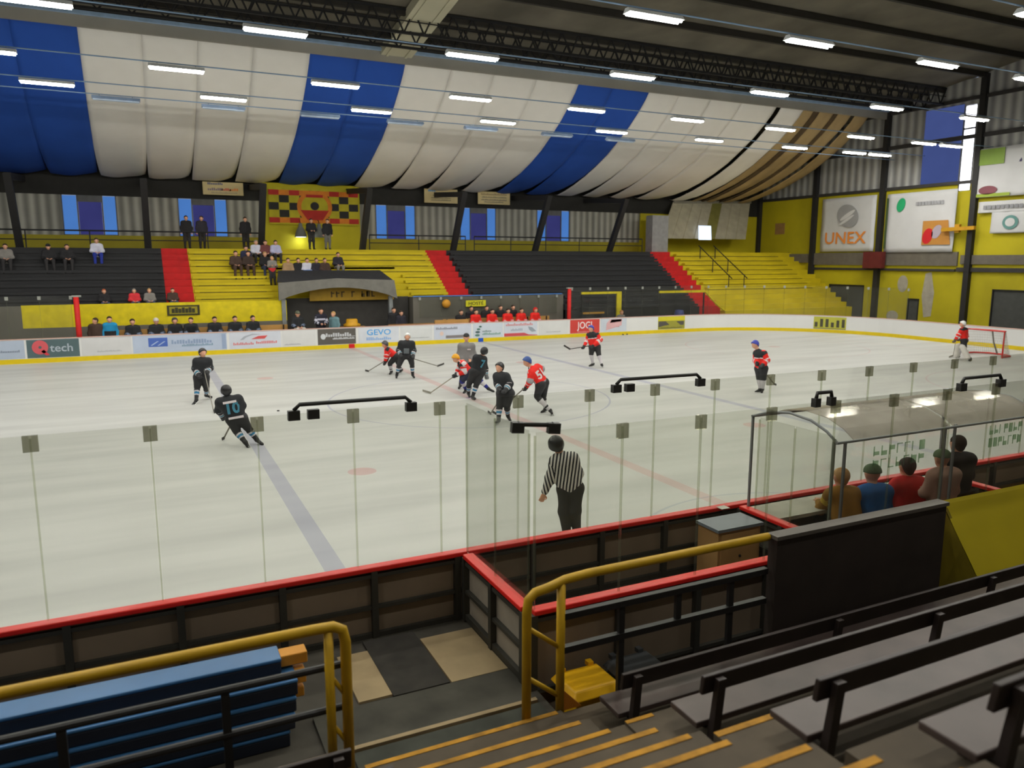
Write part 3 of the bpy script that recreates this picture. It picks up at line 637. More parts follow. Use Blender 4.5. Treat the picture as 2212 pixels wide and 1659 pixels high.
k.build('black_squares', BK, t); r_.build('red_squares', BR, t); o_.build('orange_strips', BO, t)
ec = ((x0+x1)/2, (z0+z1)/2); n = 28
def discp(rx, rz, y0, y1, cz=0): return MB().prism([(ec[0]+rx*math.cos(2*PI*i/n), ec[1]+cz+rz*math.sin(2*PI*i/n)) for i in range(n)], 1, y0, y1)
e = discp(1.05, .95, yb-.045, yb-.03).build('emblem', BO, t)
discp(.8, .72, yb-.052, yb-.044).build('emblem_ring', BY, e); discp(.26, .24, yb-.06, yb-.05, .05).build('emblem_core', BK, e)
MB().prism([(ec[0]-.85, ec[1]-.2), (ec[0]+.85, ec[1]-.2), (ec[0]+.45, ec[1]-.78), (ec[0]-.45, ec[1]-.78)], 1, yb-.065, yb-.05).build('emblem_ribbon', BR, e)
MB().box((ec[0]-.5, yb-.062, ec[1]+.55), (ec[0]+.5, yb-.05, ec[1]+.72)).build('emblem_bar', BR, e)
# two bell lamps on the yellow panel
for (px, py, lit, lab) in ((650, 512, True, 'grey bell lamp with a bright bulb under the chequered banner'), (690, 513, False, 'grey bell lamp, unlit, right of the bright one under the chequered banner')):
    p = ony(px, py, 24.9); t = thing('bell_lamp', lab, 'lamp', (p[0], 24.9, p[2]), 0, 'bell lamps')
    MB().lathe([(.36, 0), (.34, .12), (.24, .42), (.12, .62), (.1, .8), (.0, .82)], 20).build('shade', mat('grey_lamp_shade', (112, 114, 112), .5), t, smooth=True, local=True)
    MB().lathe([(0, .05), (.22, .05), (.3, .03), (.3, .0), (0, -.02)], 20).build('bulb', glow('cool_white_bulb', (225, 240, 255), 4.0, .02) if lit else mat('dim_glass_bulb', (130, 135, 140), .3), t, local=True)
    MB().tube([(0, 0, .82), (0, .12, 1.0), (0, .52, 1.05)], .02, 8).build('arm', STEEL, t, local=True)
    if lit:
        l = bpy.data.lights.new('bulb_light', 'POINT'); l.energy = 25; l.shadow_soft_size = .15; l.color = (.85, .93, 1); lo = bpy.data.objects.new('bulb_light', l); lo.location = (0, 0, -.15); link(lo, t)
# walkway rails at the back
for (a, b, lab) in ((-20, -3.2, 'thin dark guard rail on the rear walkway left of the yellow panel'), (2.9, 9.0, 'thin dark guard rail on the rear walkway below the first right window'), (9.6, 22.3, 'long thin dark guard rail on the rear walkway above the right black block')):
    t = thing('guard_rail', lab, 'railing', ((a+b)/2, 22.4, 5.0), 0, 'guard rails on the rear walkway')
    MB().tube([(a, 22.4, 5.86), (b, 22.4, 5.86)], .04, 8).build('top_rail', STEEL, t); MB().tube([(a, 22.4, 5.4), (b, 22.4, 5.4)], .025, 8).build('mid_rail', STEEL, t)
    n = max(2, int((b-a)/2.5))
    for k in range(n+1): MB().tube([(a+(b-a)*k/n, 22.4, 4.98), (a+(b-a)*k/n, 22.4, 5.86)], .03, 8).build('post', STEEL, t)

# right rear corner: pale pillar, slanted ribbed awning with a bright pane
struct('trim_40', MB().box((24.0, 23.6, 4.9), (25.4, 24.4, 7.6)), mat('pale_pillar', (150, 150, 152), .7))
t = thing('slanted_awning', 'slanted grey ribbed panels hanging over the yellow wall in the far right corner', 'awning', (30, 24.2, 6.2))
c4 = [ony(1428, 515, 23.6), ony(1612, 517, 23.6), ony(1622, 437, 25.4), ony(1455, 437, 25.4)]
nseg = 8
for k in range(nseg):
    f0, f1 = k/nseg, (k+.93)/nseg
    q = [c4[0]+(c4[1]-c4[0])*f0, c4[0]+(c4[1]-c4[0])*f1, c4[3]+(c4[2]-c4[3])*f1, c4[3]+(c4[2]-c4[3])*f0]; up_ = V(0, .06, .05)
    MB().hexa([tuple(a) for a in q]+[tuple(a+up_) for a in q]).build('ribbed_panel', mat('grey_ribbed_sheet', (166, 160, 140), .6, scale=2) if k != 4 else mat('olive_ribbed_sheet', (120, 116, 58), .6), t)
MB().bar(tuple(c4[3]), tuple(c4[2]), .12, .2).build('top_rail', mat('awning_rail', (120, 116, 104), .6), t)
p = ony(1523, 502, 23.5)
w = tag(thing('window_10', None, None, (p[0], 23.45, p[2]-.5)), kind='structure')
MB().hexa([(p[0]-.62, 23.4, p[2]-.55), (p[0]+.55, 23.4, p[2]-.55), (p[0]+.75, 23.75, p[2]+.5), (p[0]-.4, 23.75, p[2]+.5), (p[0]-.62, 23.45, p[2]-.55), (p[0]+.55, 23.45, p[2]-.55), (p[0]+.75, 23.8, p[2]+.5), (p[0]-.4, 23.8, p[2]+.5)]).build('pane', glow('cold_white_pane', (215, 228, 250), 1.6, .15, 2.0), w)
# hand rails going up the yellow block
for d_, lab in ((0, 'thin black handrail climbing the yellow block, left of the pair'), (1.35, 'thin black handrail climbing the yellow block, right of the pair')):
    a = ony(1465+d_*15, 567, 21.0); t = thing('handrail', lab, 'railing', (26.3+d_, 19, 2.5), 0, 'handrails on the yellow block')
    MB().tube([(26.6+d_, 21.6, 5.45), (26.6+d_, 18.0, 3.2)], .035, 8).build('rail', BLACK, t)
    for y in (21.4, 20, 18.3): MB().tube([(26.6+d_, y, 5.33-(21.4-y)*.625), (26.6+d_, y, Z0+DZ*int((y-Y0)/DY)+.18)], .03, 8).build('post', BLACK, t)
# yellow pipe frames behind the far glass
t = thing('pipe_barrier', 'yellow square pipe barrier behind the far glass right of the red post', 'barrier', (15.5, 16.5, 1.0), 0, 'yellow pipe barriers')
a, b = ony(1256, 634, 16.5), ony(1342, 634, 16.5)
MB().box((a[0], 16.45, 2.42), (b[0], 16.55, 2.55)).build('top_bar', YELB, t); MB().box((b[0]-.32, 16.45, 0), (b[0], 16.55, 2.42)).build('upright', YELB, t); MB().box((a[0], 16.45, 1.25), (b[0]-1.2, 16.55, 1.36)).build('lower_bar', mat('orange_bar', (190, 140, 50), .6), t); MB().box((a[0], 16.45, 0), (a[0]+.1, 16.55, 2.42)).build('upright', STEEL, t)
t = thing('pipe_barrier', 'long yellow pipe barrier in front of the right red aisle', 'barrier', (22, 16.4, 1.0), 0, 'yellow pipe barriers')
a, b = ony(1424, 632, 16.0), ony(1522, 632, 16.0)
MB().box((a[0], 15.95, 2.42), (b[0], 16.05, 2.56)).build('top_bar', YELB, t); MB().tube([(b[0], 16.0, 2.5), (b[0]+1.2, 16.2, 1.6), (b[0]+2.2, 16.3, 1.0)], .06, 8).build('sloped_bar', YELB, t)
for x in (a[0]+.1, b[0]-.05): MB().tube([(x, 16, 0), (x, 16, 2.42)], .05, 8).build('upright', STEEL, t)
# home and guest bench signs
s = thing('bench_sign', 'black framed sign with yellow print on the yellow stand wall', 'sign', (-8.3, YW-.06, 2.0))
a, b = ony(360, 660, YW), ony(432, 680, YW)
MB().box((a[0], YW-.04, b[2]), (b[0], YW-.002, a[2])).build('board', mat('black_sign', (52, 50, 24), .6), s); MB().box((a[0]+.1, YW-.05, b[2]+.07), (b[0]-.1, YW-.04, a[2]-.07)).build('field', mat('olive_yellow_field', (150, 140, 30), .6), s)
k = MB()
for i in range(7): x = a[0]+.2+i*(b[0]-a[0]-.4)/7; k.box((x, YW-.06, b[2]+.12), (x+.13, YW-.05, b[2]+.12+(.2, .26)[i % 2]))
k.build('lettering', mat('black_sign', (52, 50, 24)), s)
s = thing('bench_sign', 'bright yellow guest bench sign on the grey wall above the red team', 'sign', (5, 17.2, 2.0))
a, b = ony(1006, 651, 17.2), ony(1049, 660, 17.2)
MB().box((a[0], 17.17, b[2]-.03), (b[0], 17.2, a[2]+.05)).build('board', mat('lime_yellow', (200, 196, 30), .6), s)
text(s, 'lettering', 'HOSTÉ', .26, ((a[0]+b[0])/2, 17.165, (a[2]+b[2])/2), (PI/2, 0, 0), mat('dark_letters', (70, 66, 20), .6), sx=1.15)
p = ony(964, 656, 17.15); one('hanging_ball', MB().ball(p, .24, 14), mat('orange_ball', (200, 140, 40), .6), 'orange round ball on the grey wall left of the yellow guest sign', 'ball', smooth=True)
# team benches
WOOD = mat('pine_wood', (182, 138, 76), .6, scale=2.5)
for (x0, x1, lab) in ((-11, -2.9, 'long pine team bench under the dark team beside the yellow wall'), (5.4, 12.0, 'long pine team bench under the red team')):
    t = thing('team_bench', lab, 'bench', ((x0+x1)/2, 16.7, 0), 0, 'team benches')
    q = 0 if x0 < 0 else -.12
    MB().box((x0, 16.5+q, .62), (x1, 16.9+q, .68)).build('seat', WOOD, t); MB().box((x0, 16.98+q, .9), (x1, 17.03+q, 1.2)).build('backrest', WOOD, t)
    for x in np.linspace(x0+.2, x1-.2, 6): MB().box((x-.04, 16.55+q, -.02), (x+.04, 17.0+q, .62)).box((x-.03, 16.93+q, .6), (x+.03, 16.98+q, 1.2)).build('leg', STEEL, t)
p0, p1 = ony(935, 690, 16.2), ony(1007, 684, 16.2)
one('plank', MB().box((p0[0], 15.85, 1.0), (p1[0], 15.98, 1.24)), WOOD, 'light pine counter standing just behind the boards left of the red team', 'counter')
one('plank', MB().box((ony(835, 692, 16.2)[0], 15.85, 1.04), (p0[0]-.05, 15.98, 1.1)), mat('dark_pine', (150, 108, 60), .6), 'thin darker plank lying left of the pine counter behind the boards', 'plank')
p = ony(760, 695, 16.6); one('water_keg', MB().lathe([(0, 1.0), (.42, 1.0), (.45, 1.12), (.3, 1.2), (.3, 1.34), (.26, 1.4), (0, 1.4)], 18, (p[0], 16.6, 0)), mat('orange_yellow_plastic', (206, 152, 26), .5), 'orange yellow lidded keg behind the boards in the tunnel', 'keg', smooth=True)
one('keg_table', MB().box((p[0]-.7, 16.3, .9), (p[0]+.7, 16.95, .998)).box((p[0]-.6, 16.35, 0), (p[0]-.5, 16.9, .9)).box((p[0]+.5, 16.35, 0), (p[0]+.6, 16.9, .9)), WOOD, 'small pine table under the orange yellow keg', 'table')

# ================================================================== RIGHT END WALL BANNERS
def wbanner(ya, yb, z0, z1, lab, m=WHITE, name='wall_banner'):
    t = thing(name, lab, 'banner', (XE-.2, (ya+yb)/2, z0), 0, 'banners on the right end wall')
    mb = MB(); n = 12; vs = []; 
    for j in range(n+1):
        for i in range(n+1):
            y = ya+(yb-ya)*i/n; z = z0+(z1-z0)*j/n; vs.append((XE-.2+.03*math.sin(9*(y*.5+z*.35))*(1-j/n), y, z))
    mb.add(vs, [(j*(n+1)+i, j*(n+1)+i+1, (j+1)*(n+1)+i+1, (j+1)*(n+1)+i) for j in range(n) for i in range(n)])
    o = mb.build('cloth', m, t, smooth=True); s = o.modifiers.new('thickness', 'SOLIDIFY'); s.thickness = .015
    return t
BAN = mat('white_banner_cloth', (200, 200, 202), .8, var=.05, scale=.8)
XB = XE-.26
def wp(t, name, pts, c):  # pts in (y,z)
    MB().prism(pts, 0, XB-.02, XB).build(name, col(c), t)
def ell(cy, cz, ry, rz, n=22, tilt=0.0):
    return [(cy+ry*math.cos(a)*math.cos(tilt)-rz*math.sin(a)*math.sin(tilt), cz+ry*math.cos(a)*math.sin(tilt)+rz*math.sin(a)*math.cos(tilt)) for a in [2*PI*i/n for i in range(n)]]
t = wbanner(14.55, 19.15, 5.05, 8.8, 'white wall banner with a grey round logo over orange capitals', BAN)
text(t, 'lettering', 'UNEX', 1.15, (XB-.01, 16.95, 5.95), (PI/2, 0, -PI/2), col((226, 138, 58)), sx=1.15)
wp(t, 'logo', ell(16.8, 7.5, .95, .75, 24, .5), (150, 150, 152)); MB().prism(ell(16.8, 7.55, .7, .14, 20, -.5), 0, XB-.04, XB-.02).build('logo_slash', BAN, t); MB().prism(ell(16.9, 7.2, .75, .1, 20, -.5), 0, XB-.04, XB-.02).build('logo_slash', BAN, t)
t = wbanner(8.8, 13.7, 4.95, 8.75, 'large white wall banner with a green leaf and an orange picture in its lower corner', BAN)
wp(t, 'logo', ell(12.6, 8.0, .3, .45, 20, .3), (40, 160, 106)); wp(t, 'picture', [(8.95, 5.4), (10.9, 5.4), (10.9, 6.9), (9.2, 6.9)], (190, 134, 66))
MB().prism(ell(10.5, 5.95, .34, .5, 20, .3), 0, XB-.04, XB-.02).build('picture_detail', col((200, 40, 46)), t); MB().prism(ell(9.9, 6.2, .3, .45, 16, .5), 0, XB-.04, XB-.02).build('picture_detail', col((176, 164, 178)), t)
k = MB(); 
for i in range(9): k.box((XB-.02, 9.6+i*.22, 7.9), (XB, 9.76+i*.22, 8.12))
k.build('small_print', col((160, 160, 166)), t)
wp(t, 'stitched_edge', [(13.55, 5.2), (13.7, 5.2), (13.7, 8.5), (13.55, 8.5)], (66, 82, 50))
t = wbanner(4.2, 7.95, 8.1, 10.9, 'white wall banner with a lime green head strip right of the bright window', BAN)
wp(t, 'head_strip', [(6.1, 9.95), (7.9, 9.95), (7.9, 10.85), (6.1, 10.85)], (126, 156, 52)); wp(t, 'picture', ell(6.9, 8.5, .55, .25), (120, 64, 74)); wp(t, 'foot_strip', [(5.6, 8.12), (7.9, 8.12), (7.9, 8.3), (5.6, 8.3)], (150, 170, 60))
t = wbanner(2.5, 6.05, 9.95, 10.85, 'dark purple wall banner at the right picture edge', mat('purple_cloth', (66, 58, 92), .8))
t = wbanner(3.4, 7.4, 7.2, 7.85, 'narrow white wall banner with a line of grey print', BAN)
k = MB()
for i in range(12): k.box((XB-.02, 4.0+i*.26, 7.4), (XB, 4.2+i*.26, 7.62))
k.build('small_print', col((140, 140, 146)), t)
t = wbanner(2.6, 6.55, 6.0, 7.2, 'white wall banner with a teal round mark at the right picture edge', BAN)
wp(t, 'logo', ell(5.4, 6.6, .45, .4), (96, 140, 136)); MB().prism(ell(5.4, 6.6, .28, .24), 0, XB-.04, XB-.02).build('logo_core', BAN, t)
# odds and ends on the end wall
one('hose_cabinet', MB().box((XE-.7, 13.4, 3.9), (XE-.35, 14.9, 5.0)).box((XE-.74, 13.5, 4.0), (XE-.7, 14.0, 4.9)), mat('dark_red_paint', (96, 34, 32), .6), 'dark red cabinet hanging on the column between the two big wall banners', 'cabinet')
one('roller_bracket', MB().bar((XE-.5, 7.3, 6.35), (XE-.5, 9.4, 6.3), .2, .22).box((XE-.5, 8.3, 6.1), (XE-.3, 8.6, 6.6)), mat('orange_paint', (190, 140, 26), .6), 'orange bracket on the column right of the large white banner', 'bracket')
PATCH = mat('grey_plaster_patch', (160, 154, 140), .85)
for pts, lab in ((ell(12.2, 2.9, .38, .55), 'round grey plaster patch on the yellow end wall above the small door'), ([(10.0, .9), (10.5, .8), (10.75, 2.2), (10.6, 3.6), (10.2, 3.7), (9.9, 2.4)], 'tall grey plaster patch right of the small door'), (ell(12.8, .75, .45, .35), 'low grey plaster patch left of the small door')):
    one('plaster_patch', MB().prism(pts, 0, XE-.014, XE-.001), PATCH, lab, 'patch', 'plaster patches')
p = onx(1685, 495, XE); one('faded_poster', MB().box((XE-.03, p[1]-.5, p[2]-.4), (XE-.005, p[1]+.5, p[2]+.45)), mat('faded_pink', (150, 116, 70), .8), 'small faded pink poster on the yellow wall left of the orange lettered banner', 'poster')
p = onx(1625, 572, 33); one('pipe_fan', MB().tube([(33, p[1]-.8, p[2]+.5), (33, p[1]+.3, p[2]-.2), (33, p[1]+.7, p[2]-.6)], .22, 10).box((32.8, p[1]-1.1, p[2]+.1), (33.2, p[1]-.3, p[2]+.7)), GREYST, 'grey fan heater with a bent duct at the right end of the yellow block', 'fan', smooth=False)
one('fan_bracket', MB().bar((33.1, p[1]-.7, p[2]+.4), (XE-.02, p[1]-.7, p[2]+.9), .1, .1), STEEL, 'dark bracket arm holding the fan heater to the end wall', 'bracket')

# ================================================================== GOAL AND PUCK
GX = 26.0
t = thing('hockey_goal', 'red framed hockey goal with white net at the right end of the ice', 'goal', (GX, 0, 0))
GR = mat('goal_red_pipe', (196, 52, 46), .4); NETM = mat('white_net_cord', (190, 186, 180), .8)
MB().tube([(GX, -.92, 0), (GX, -.92, 1.22), (GX, .92, 1.22), (GX, .92, 0)], .04, 8).build('front_frame', GR, t, smooth=False)
MB().tube([(GX, -.92, .05), (GX+.7, -.85, .05), (GX+1.1, -.4, .05), (GX+1.1, .4, .05), (GX+.7, .85, .05), (GX, .92, .05)], .04, 8).build('base_frame', GR, t)
MB().tube([(GX, -.92, 1.2), (GX+.45, -.7, 1.2), (GX+.55, 0, 1.2), (GX+.45, .7, 1.2), (GX, .92, 1.2)], .03, 8).build('top_frame', GR, t)
MB().tube([(GX+.55, 0, 1.2), (GX+.75, 0, .6), (GX+1.1, 0, .05)], .035, 8).build('back_brace', mat('grey_brace', (120, 116, 110), .5), t)
nm = MB(); bp_ = [(GX, -.92), (GX+.7, -.85), (GX+1.1, -.4), (GX+1.1, .4), (GX+.7, .85), (GX, .92)]; tp_ = [(GX, -.92), (GX+.45, -.7), (GX+.55, -.25), (GX+.55, .25), (GX+.45, .7), (GX, .92)]
for i in range(5):
    for k in range(7):
        f = k/7; b = V(*bp_[i])*(1-f)+V(*bp_[i+1])*f; q = V(*tp_[i])*(1-f)+V(*tp_[i+1])*f; nm.tube([(b[0], b[1], .05), (q[0], q[1], 1.2)], .006, 4)
    for k in range(1, 9):
        f = k/9; a = V(*bp_[i])*(1-f)+V(*tp_[i])*f; b = V(*bp_[i+1])*(1-f)+V(*tp_[i+1])*f; z = .05+1.15*f; nm.tube([(a[0], a[1], z), (b[0], b[1], z)], .006, 4)
nm.build('net', NETM, t)
p = onz(601, 888, 0); one('puck', MB().lathe([(0, 0), (.038, 0), (.038, .025), (0, .025)], 16, (p[0], p[1], 0)), BLACK, 'small black puck on the ice left of the centre circle', 'puck')

one('front_bench', MB().box((-14, 17.82, 2.22), (-5, 18.08, 2.27)).box((-14, 17.95, 1.86), (-13.9, 18.05, 2.22)).box((-9.5, 17.95, 1.86), (-9.4, 18.05, 2.22)).box((-5.1, 17.95, 1.86), (-5, 18.05, 2.22)), YBLK, 'low black bench just behind the yellow stand wall under the children', 'bench')
# ================================================================== NEAR SIDE
RUB = mat('worn_rubber_matting', (70, 66, 58), .85, scale=2.5, var=.25); CONC = mat('brown_concrete', (80, 70, 56), .85, scale=2.2, var=.22); DKF = mat('dark_passage_floor', (52, 47, 41), .9, scale=2)
PLY = mat('worn_plywood', (158, 138, 104), .75, scale=3, var=.15); YLINE = mat('worn_yellow_stripe', (176, 126, 30), .8, scale=6, var=.4)
struct('floor_near', MB().box((XL, -17.1, -.7), (-6.1, YN-.02, .23)), RUB)
struct('floor_passage', MB().box((-6.1, -17.1, -.7), (XE, YN-.1, -.55)), DKF)
bf = MB().box((-6.1, -16.33, -.55), (18, YN-.02, .22)); struct('floor_bench_box', bf, DKF)
# mats and plates in the gateway
one('plywood_plate', MB().box((-6.82, -15.98, .23), (-6.2, -15.0, .255)), PLY, 'pale plywood plate on the gateway floor beside the side board', 'plate')
one('plywood_plate', MB().box((-7.75, -15.93, .23), (-7.42, -15.0, .253)), PLY, 'pale plywood strip on the gateway floor left of the black mat', 'plate')
one('rubber_mat', MB().box((-7.42, -15.98, .23), (-6.84, -14.8, .262)), mat('black_rubber_mat', (50, 47, 42), .9, scale=4, var=.3), 'black rubber mat between the two plywood plates in the gateway', 'mat')
one('rubber_mat', MB().box((-8.2, -16.58, .23), (-6.2, -16.0, .262)), mat('grey_rubber_mat', (66, 64, 56), .9, scale=3, var=.25), 'long grey rubber mat in front of the gateway plates', 'mat')
one('edge_batten', MB().box((-8.6, -16.65, .23), (-6.2, -16.6, .275)), PLY, 'thin pale wooden batten along the near edge of the rubber mat', 'batten')
one('rubber_mat', MB().box((-8.0, -17.0, .23), (-6.2, -16.68, .262)), mat('green_grey_rubber', (60, 62, 54), .9, scale=3, var=.25), 'dark grey rubber mat at the foot of the stairs', 'mat')
# stairs and tiers of the near stand
st = MB(); yl = MB(); SY = [(-17.1, .42), (-17.58, .62), (-18.1, .87), (-18.55, 1.12), (-18.97, 1.34), (-19.39, 1.57), (-19.89, 1.82), (-20.35, 2.06), (-20.8, 2.3), (-21.3, 2.55)]
for k, (y, z) in enumerate(SY):
    st.box((-8.05, SY[k+1][0] if k+1 < len(SY) else -24, -.7), (-6.2, y, z)); yl.box((-8.0, y-.045, z), (-6.25-.05*(k % 3), y+.004, z+.005))
struct('stairs', st, CONC); struct('stair_nosing', yl, YLINE)
ti = MB()
for k in range(7):
    y = -17.1-1.0*k; z = .39+.505*k
    for a, b in ((-6.2, 9.0), (-16, -8.05)): ti.box((a, -27 if k == 6 else y-1.0, -.7), (b, y, z))
struct('near_stand_tiers', ti, CONC)
struct('tier_edge_stripe', MB().box((-6.2, -18.14, .895), (-5.95, -18.1, .9)).box((-6.2, -19.15, 1.4), (-5.5, -19.1, 1.405)), YLINE)
BEN = mat('dark_brown_bench_wood', (47, 38, 36), .5, scale=3.0, var=.25); SEATM = mat('worn_bench_seat', (74, 62, 58), .42, scale=2.0, var=.3)
def near_bench(x0, x1, k, lab, ends):
    y = -17.62-1.0*k; z = .39+.505*k
    t = thing('spectator_bench', lab, 'bench', ((x0+x1)/2, y, z), 0, 'wooden benches on the near stand')
    MB().box((x0-.02, y+.015, z+.155), (x1, y+.33, z+.205)).build('seat', SEATM, t, bevel=.01)
    MB().hexa([(x0-.03, y-.04, z+.455), (x1, y-.04, z+.455), (x1, y+.0, z+.455), (x0-.03, y+.0, z+.455), (x0-.03, y-.06, z+.605), (x1, y-.06, z+.605), (x1, y-.02, z+.605), (x0-.03, y-.02, z+.605)]).build('backrest', BEN, t, bevel=.008)
    n = max(1, int((x1-x0)/2.1))
    for i in range(n+1):
        x = x0+.1+(x1-x0-.2)*i/n if n else x0
        MB().hexa([(x-.035, y-.05, z), (x+.035, y-.05, z), (x+.035, y+.01, z), (x-.035, y+.01, z), (x-.035, y-.105, z+.58), (x+.035, y-.105, z+.58), (x+.035, y-.06, z+.58), (x-.035, y-.06, z+.58)]).build('post', BEN, t)
        MB().box((x+.1, y+.2, z), (x+.15, y+.25, z+.155)).build('leg', BEN, t)
        MB().box((x+.11, y+.06, z+.04), (x+.14, y+.22, z+.075)).build('stretcher', BEN, t)
for k in range(4): near_bench(-5.9, 8.5, k, 'dark wooden bench with a plank backrest, %s row up on the right of the stairs' % ordn[k], 0)
p = ony(777, 1622, -17.66)
for k in range(2): near_bench(-14.5, p[0]+.02*k-.06, k, 'dark wooden bench left of the stairs in the bottom corner, %s row up' % ordn[k], 1)
# yellow pipe railings
YP = mat('yellow_pipe_paint', (190, 150, 24), .45, scale=4, var=.14); DKP = mat('black_rail_pipe', (34, 33, 33), .45)
yr = -17.06
t = thing('pipe_railing', 'yellow pipe railing right of the gateway running to the dark brown fence', 'railing', (-5.2, yr, .3), 0, 'yellow pipe railings')
pts = [(-6.53, yr, .23), (-6.53, yr, 1.40), (-6.515, yr, 1.52), (-6.45, yr, 1.575), (-6.3, yr, 1.60), (-6.15, yr, 1.64), (-5.9, yr, 1.655), (-3.79, yr, 1.66)]
MB().tube(pts, .042, 14).build('top_pipe', YP, t, smooth=True)
MB().tube([(-6.19, yr, .3), (-6.19, yr, 1.63)], .04, 14).build('post', YP, t, smooth=True)
for z in (1.27, .80): MB().tube([(-6.53, yr, z), (-6.19, yr, z-.27)], .022, 10).build('rung', YP, t, smooth=True)
MB().prism([(-6.2, .40), (-5.98, .40), (-6.19, .62)], 1, yr-.03, yr+.0).build('foot_bracket', mat('orange_bracket', (176, 106, 24), .6), t)
for z in (1.30, .98): MB().box((-6.17, yr-.03, z-.03), (-3.79, yr+.03, z+.03)).build('black_rail', DKP, t)
for x in (-5.55, -4.9, -4.25): MB().box((x-.03, yr-.02, .98), (x+.03, yr+.02, 1.30)).build('black_upright', DKP, t)
for x in (-5.55, -4.25): MB().box((x-.03, yr-.02, -.55), (x+.03, yr+.02, .98)).build('leg', DKP, t)
t = thing('pipe_railing', 'yellow pipe railing left of the gateway in front of the blue beams', 'railing', (-9, yr, .3), 0, 'yellow pipe railings')
MB().tube([(-16, yr, 1.645), (-8.35, yr, 1.645), (-8.2, yr, 1.64), (-8.13, yr, 1.6), (-8.11, yr, 1.5), (-8.11, yr, .23)], .042, 14).build('top_pipe', YP, t, smooth=True)
MB().tube([(-8.24, yr, .23), (-8.24, yr, 1.63)], .036, 14).build('post', YP, t, smooth=True)
for z in (1.15, .74): MB().tube([(-8.24, yr, z+.1), (-8.11, yr, z-.12)], .018, 8).build('rung', YP, t, smooth=True)
for z in (1.29, .93): MB().tube([(-16, yr+.05, z), (-8.14, yr+.05, z)], .03, 10).build('black_rail', DKP, t)
for x in (-15, -13.3, -11.6, -10.05, -9.0): MB().box((x-.03, yr+.03, .23), (x+.03, yr+.07, 1.29)).build('black_upright', DKP, t)
# stack of blue foam beams
BLU = mat('blue_foam_cover', (56, 104, 152), .38, scale=2); NAVY = mat('dark_navy_body', (30, 36, 50), .5, scale=2); BLUD = mat('dark_blue_foam_cover', (36, 62, 98), .45, scale=2); ORW = mat('orange_end_block', (206, 140, 44), .6)
lev = [(.23, .38, -16.3, -15.75, -8.45), (.385, .53, -16.3, -15.8, -8.4), (.535, .67, -16.28, -15.8, -8.38), (.675, .82, -16.26, -15.86, -8.36), (.825, .97, -16.12, -15.86, -8.47)]
for k, (z0, z1, y0, y1, xe) in enumerate(lev):
    t = thing('foam_beam', 'long blue foam beam, %s from the ground in the stack behind the left railing' % ordn[k], 'beam', (xe-3, (y0+y1)/2, z0), 0, 'stacked blue beams')
    MB().box((xe-7.5, y0, z0), (xe, y1, z1-.03)).build('beam_body', NAVY, t, bevel=.012); MB().box((xe-7.5, y0-.004, z1-.032), (xe+.004, y1+.004, z1)).build('top_pad', BLU, t, bevel=.012)  # dark navy body below, thin blue layer on top
    
    if k >= 2: MB().box((xe, (y0+y1)/2-.06, z0+.02), (xe+.1+.14*(k == 4), (y0+y1)/2+.1, z1-.02)).build('end_block', ORW, t, bevel=.01)
# bins
def bin_(x0, x1, y0, y1, zt, m, lab):
    cx, cy = (x0+x1)/2, (y0+y1)/2; t = thing('wheelie_bin', lab, 'bin', (cx, cy, -.55), 0, 'wheelie bins')
    b = .78
    MB().hexa([(cx+(x-cx)*b, cy+(y-cy)*b, -.47) for x, y in ((x0, y0), (x1, y0), (x1, y1), (x0, y1))]+[(x, y, zt-.07) for x, y in ((x0+.02, y0+.02), (x1-.02, y0+.02), (x1-.02, y1-.02), (x0+.02, y1-.02))]).build('body', m, t, bevel=.02)
    l = MB().hexa([(x0-.02, y0-.02, zt-.07), (x1+.02, y0-.02, zt-.07), (x1+.02, y1+.02, zt-.07), (x0-.02, y1+.02, zt-.07), (x0+.03, y0+.04, zt+.01), (x1-.03, y0+.04, zt+.01), (x1-.03, y1-.02, zt+.0), (x0+.03, y1-.02, zt+.0)]).build('lid', m, t, bevel=.015)
    for x in (x0+.1, x1-.1): MB().box((x-.03, y1-.04, zt-.01), (x+.03, y1+.03, zt+.035)).build('hinge', m, l)
    for x in (x0+.07, x1-.07): MB().tube([(x-.03, y1-.02, -.46), (x+.03, y1-.02, -.46)], .09, 14).build('wheel', BLACK, t)
    MB().tube([(x0+.1, y1+.02, zt-.12), (x1-.1, y1+.02, zt-.12)], .015, 8).build('handle', m, t)
bin_(-5.98, -5.46, -16.98, -16.53, .43, mat('yellow_bin_plastic', (232, 176, 22), .4, var=.05), 'yellow bin with closed lid beyond the right railing')
bin_(-5.38, -4.86, -16.97, -16.53, .43, mat('anthracite_bin_plastic', (66, 68, 70), .4), 'dark grey bin with closed lid right of the yellow one')
# brown fence and yellow wedge
t = thing('plywood_fence', 'tall dark brown plywood fence panel standing behind the front bench', 'fence', (-2.5, -17.12, .3))
MB().box((-3.76, -17.16, -.55), (-1.18, -17.08, 1.65)).build('panel', DKBROWN, t); MB().box((-3.78, -17.18, 1.65), (-1.16, -17.03, 1.69)).build('cap', mat('grey_brown_cap', (92, 86, 80), .5), t)
for x in (-3.7, -2.5, -1.24): MB().box((x-.04, -17.08, -.55), (x+.04, -17.02, 1.65)).build('post', DKBROWN, t)
t = thing('slanted_cover', 'bright yellow slanted panel cover right of the brown fence', 'cover', (1, -16.8, -.55))
MB().hexa([(-.22, -17.12, .36), (7, -17.12, .36), (7, -16.47, 1.32), (-.22, -16.47, 1.32), (-.22, -17.1, .41), (7, -17.1, .41), (7, -16.43, 1.36), (-.22, -16.43, 1.36)]).build('slope', mat('yellow_cover_sheet', (176, 158, 6), .6, scale=.7, var=.1), t)
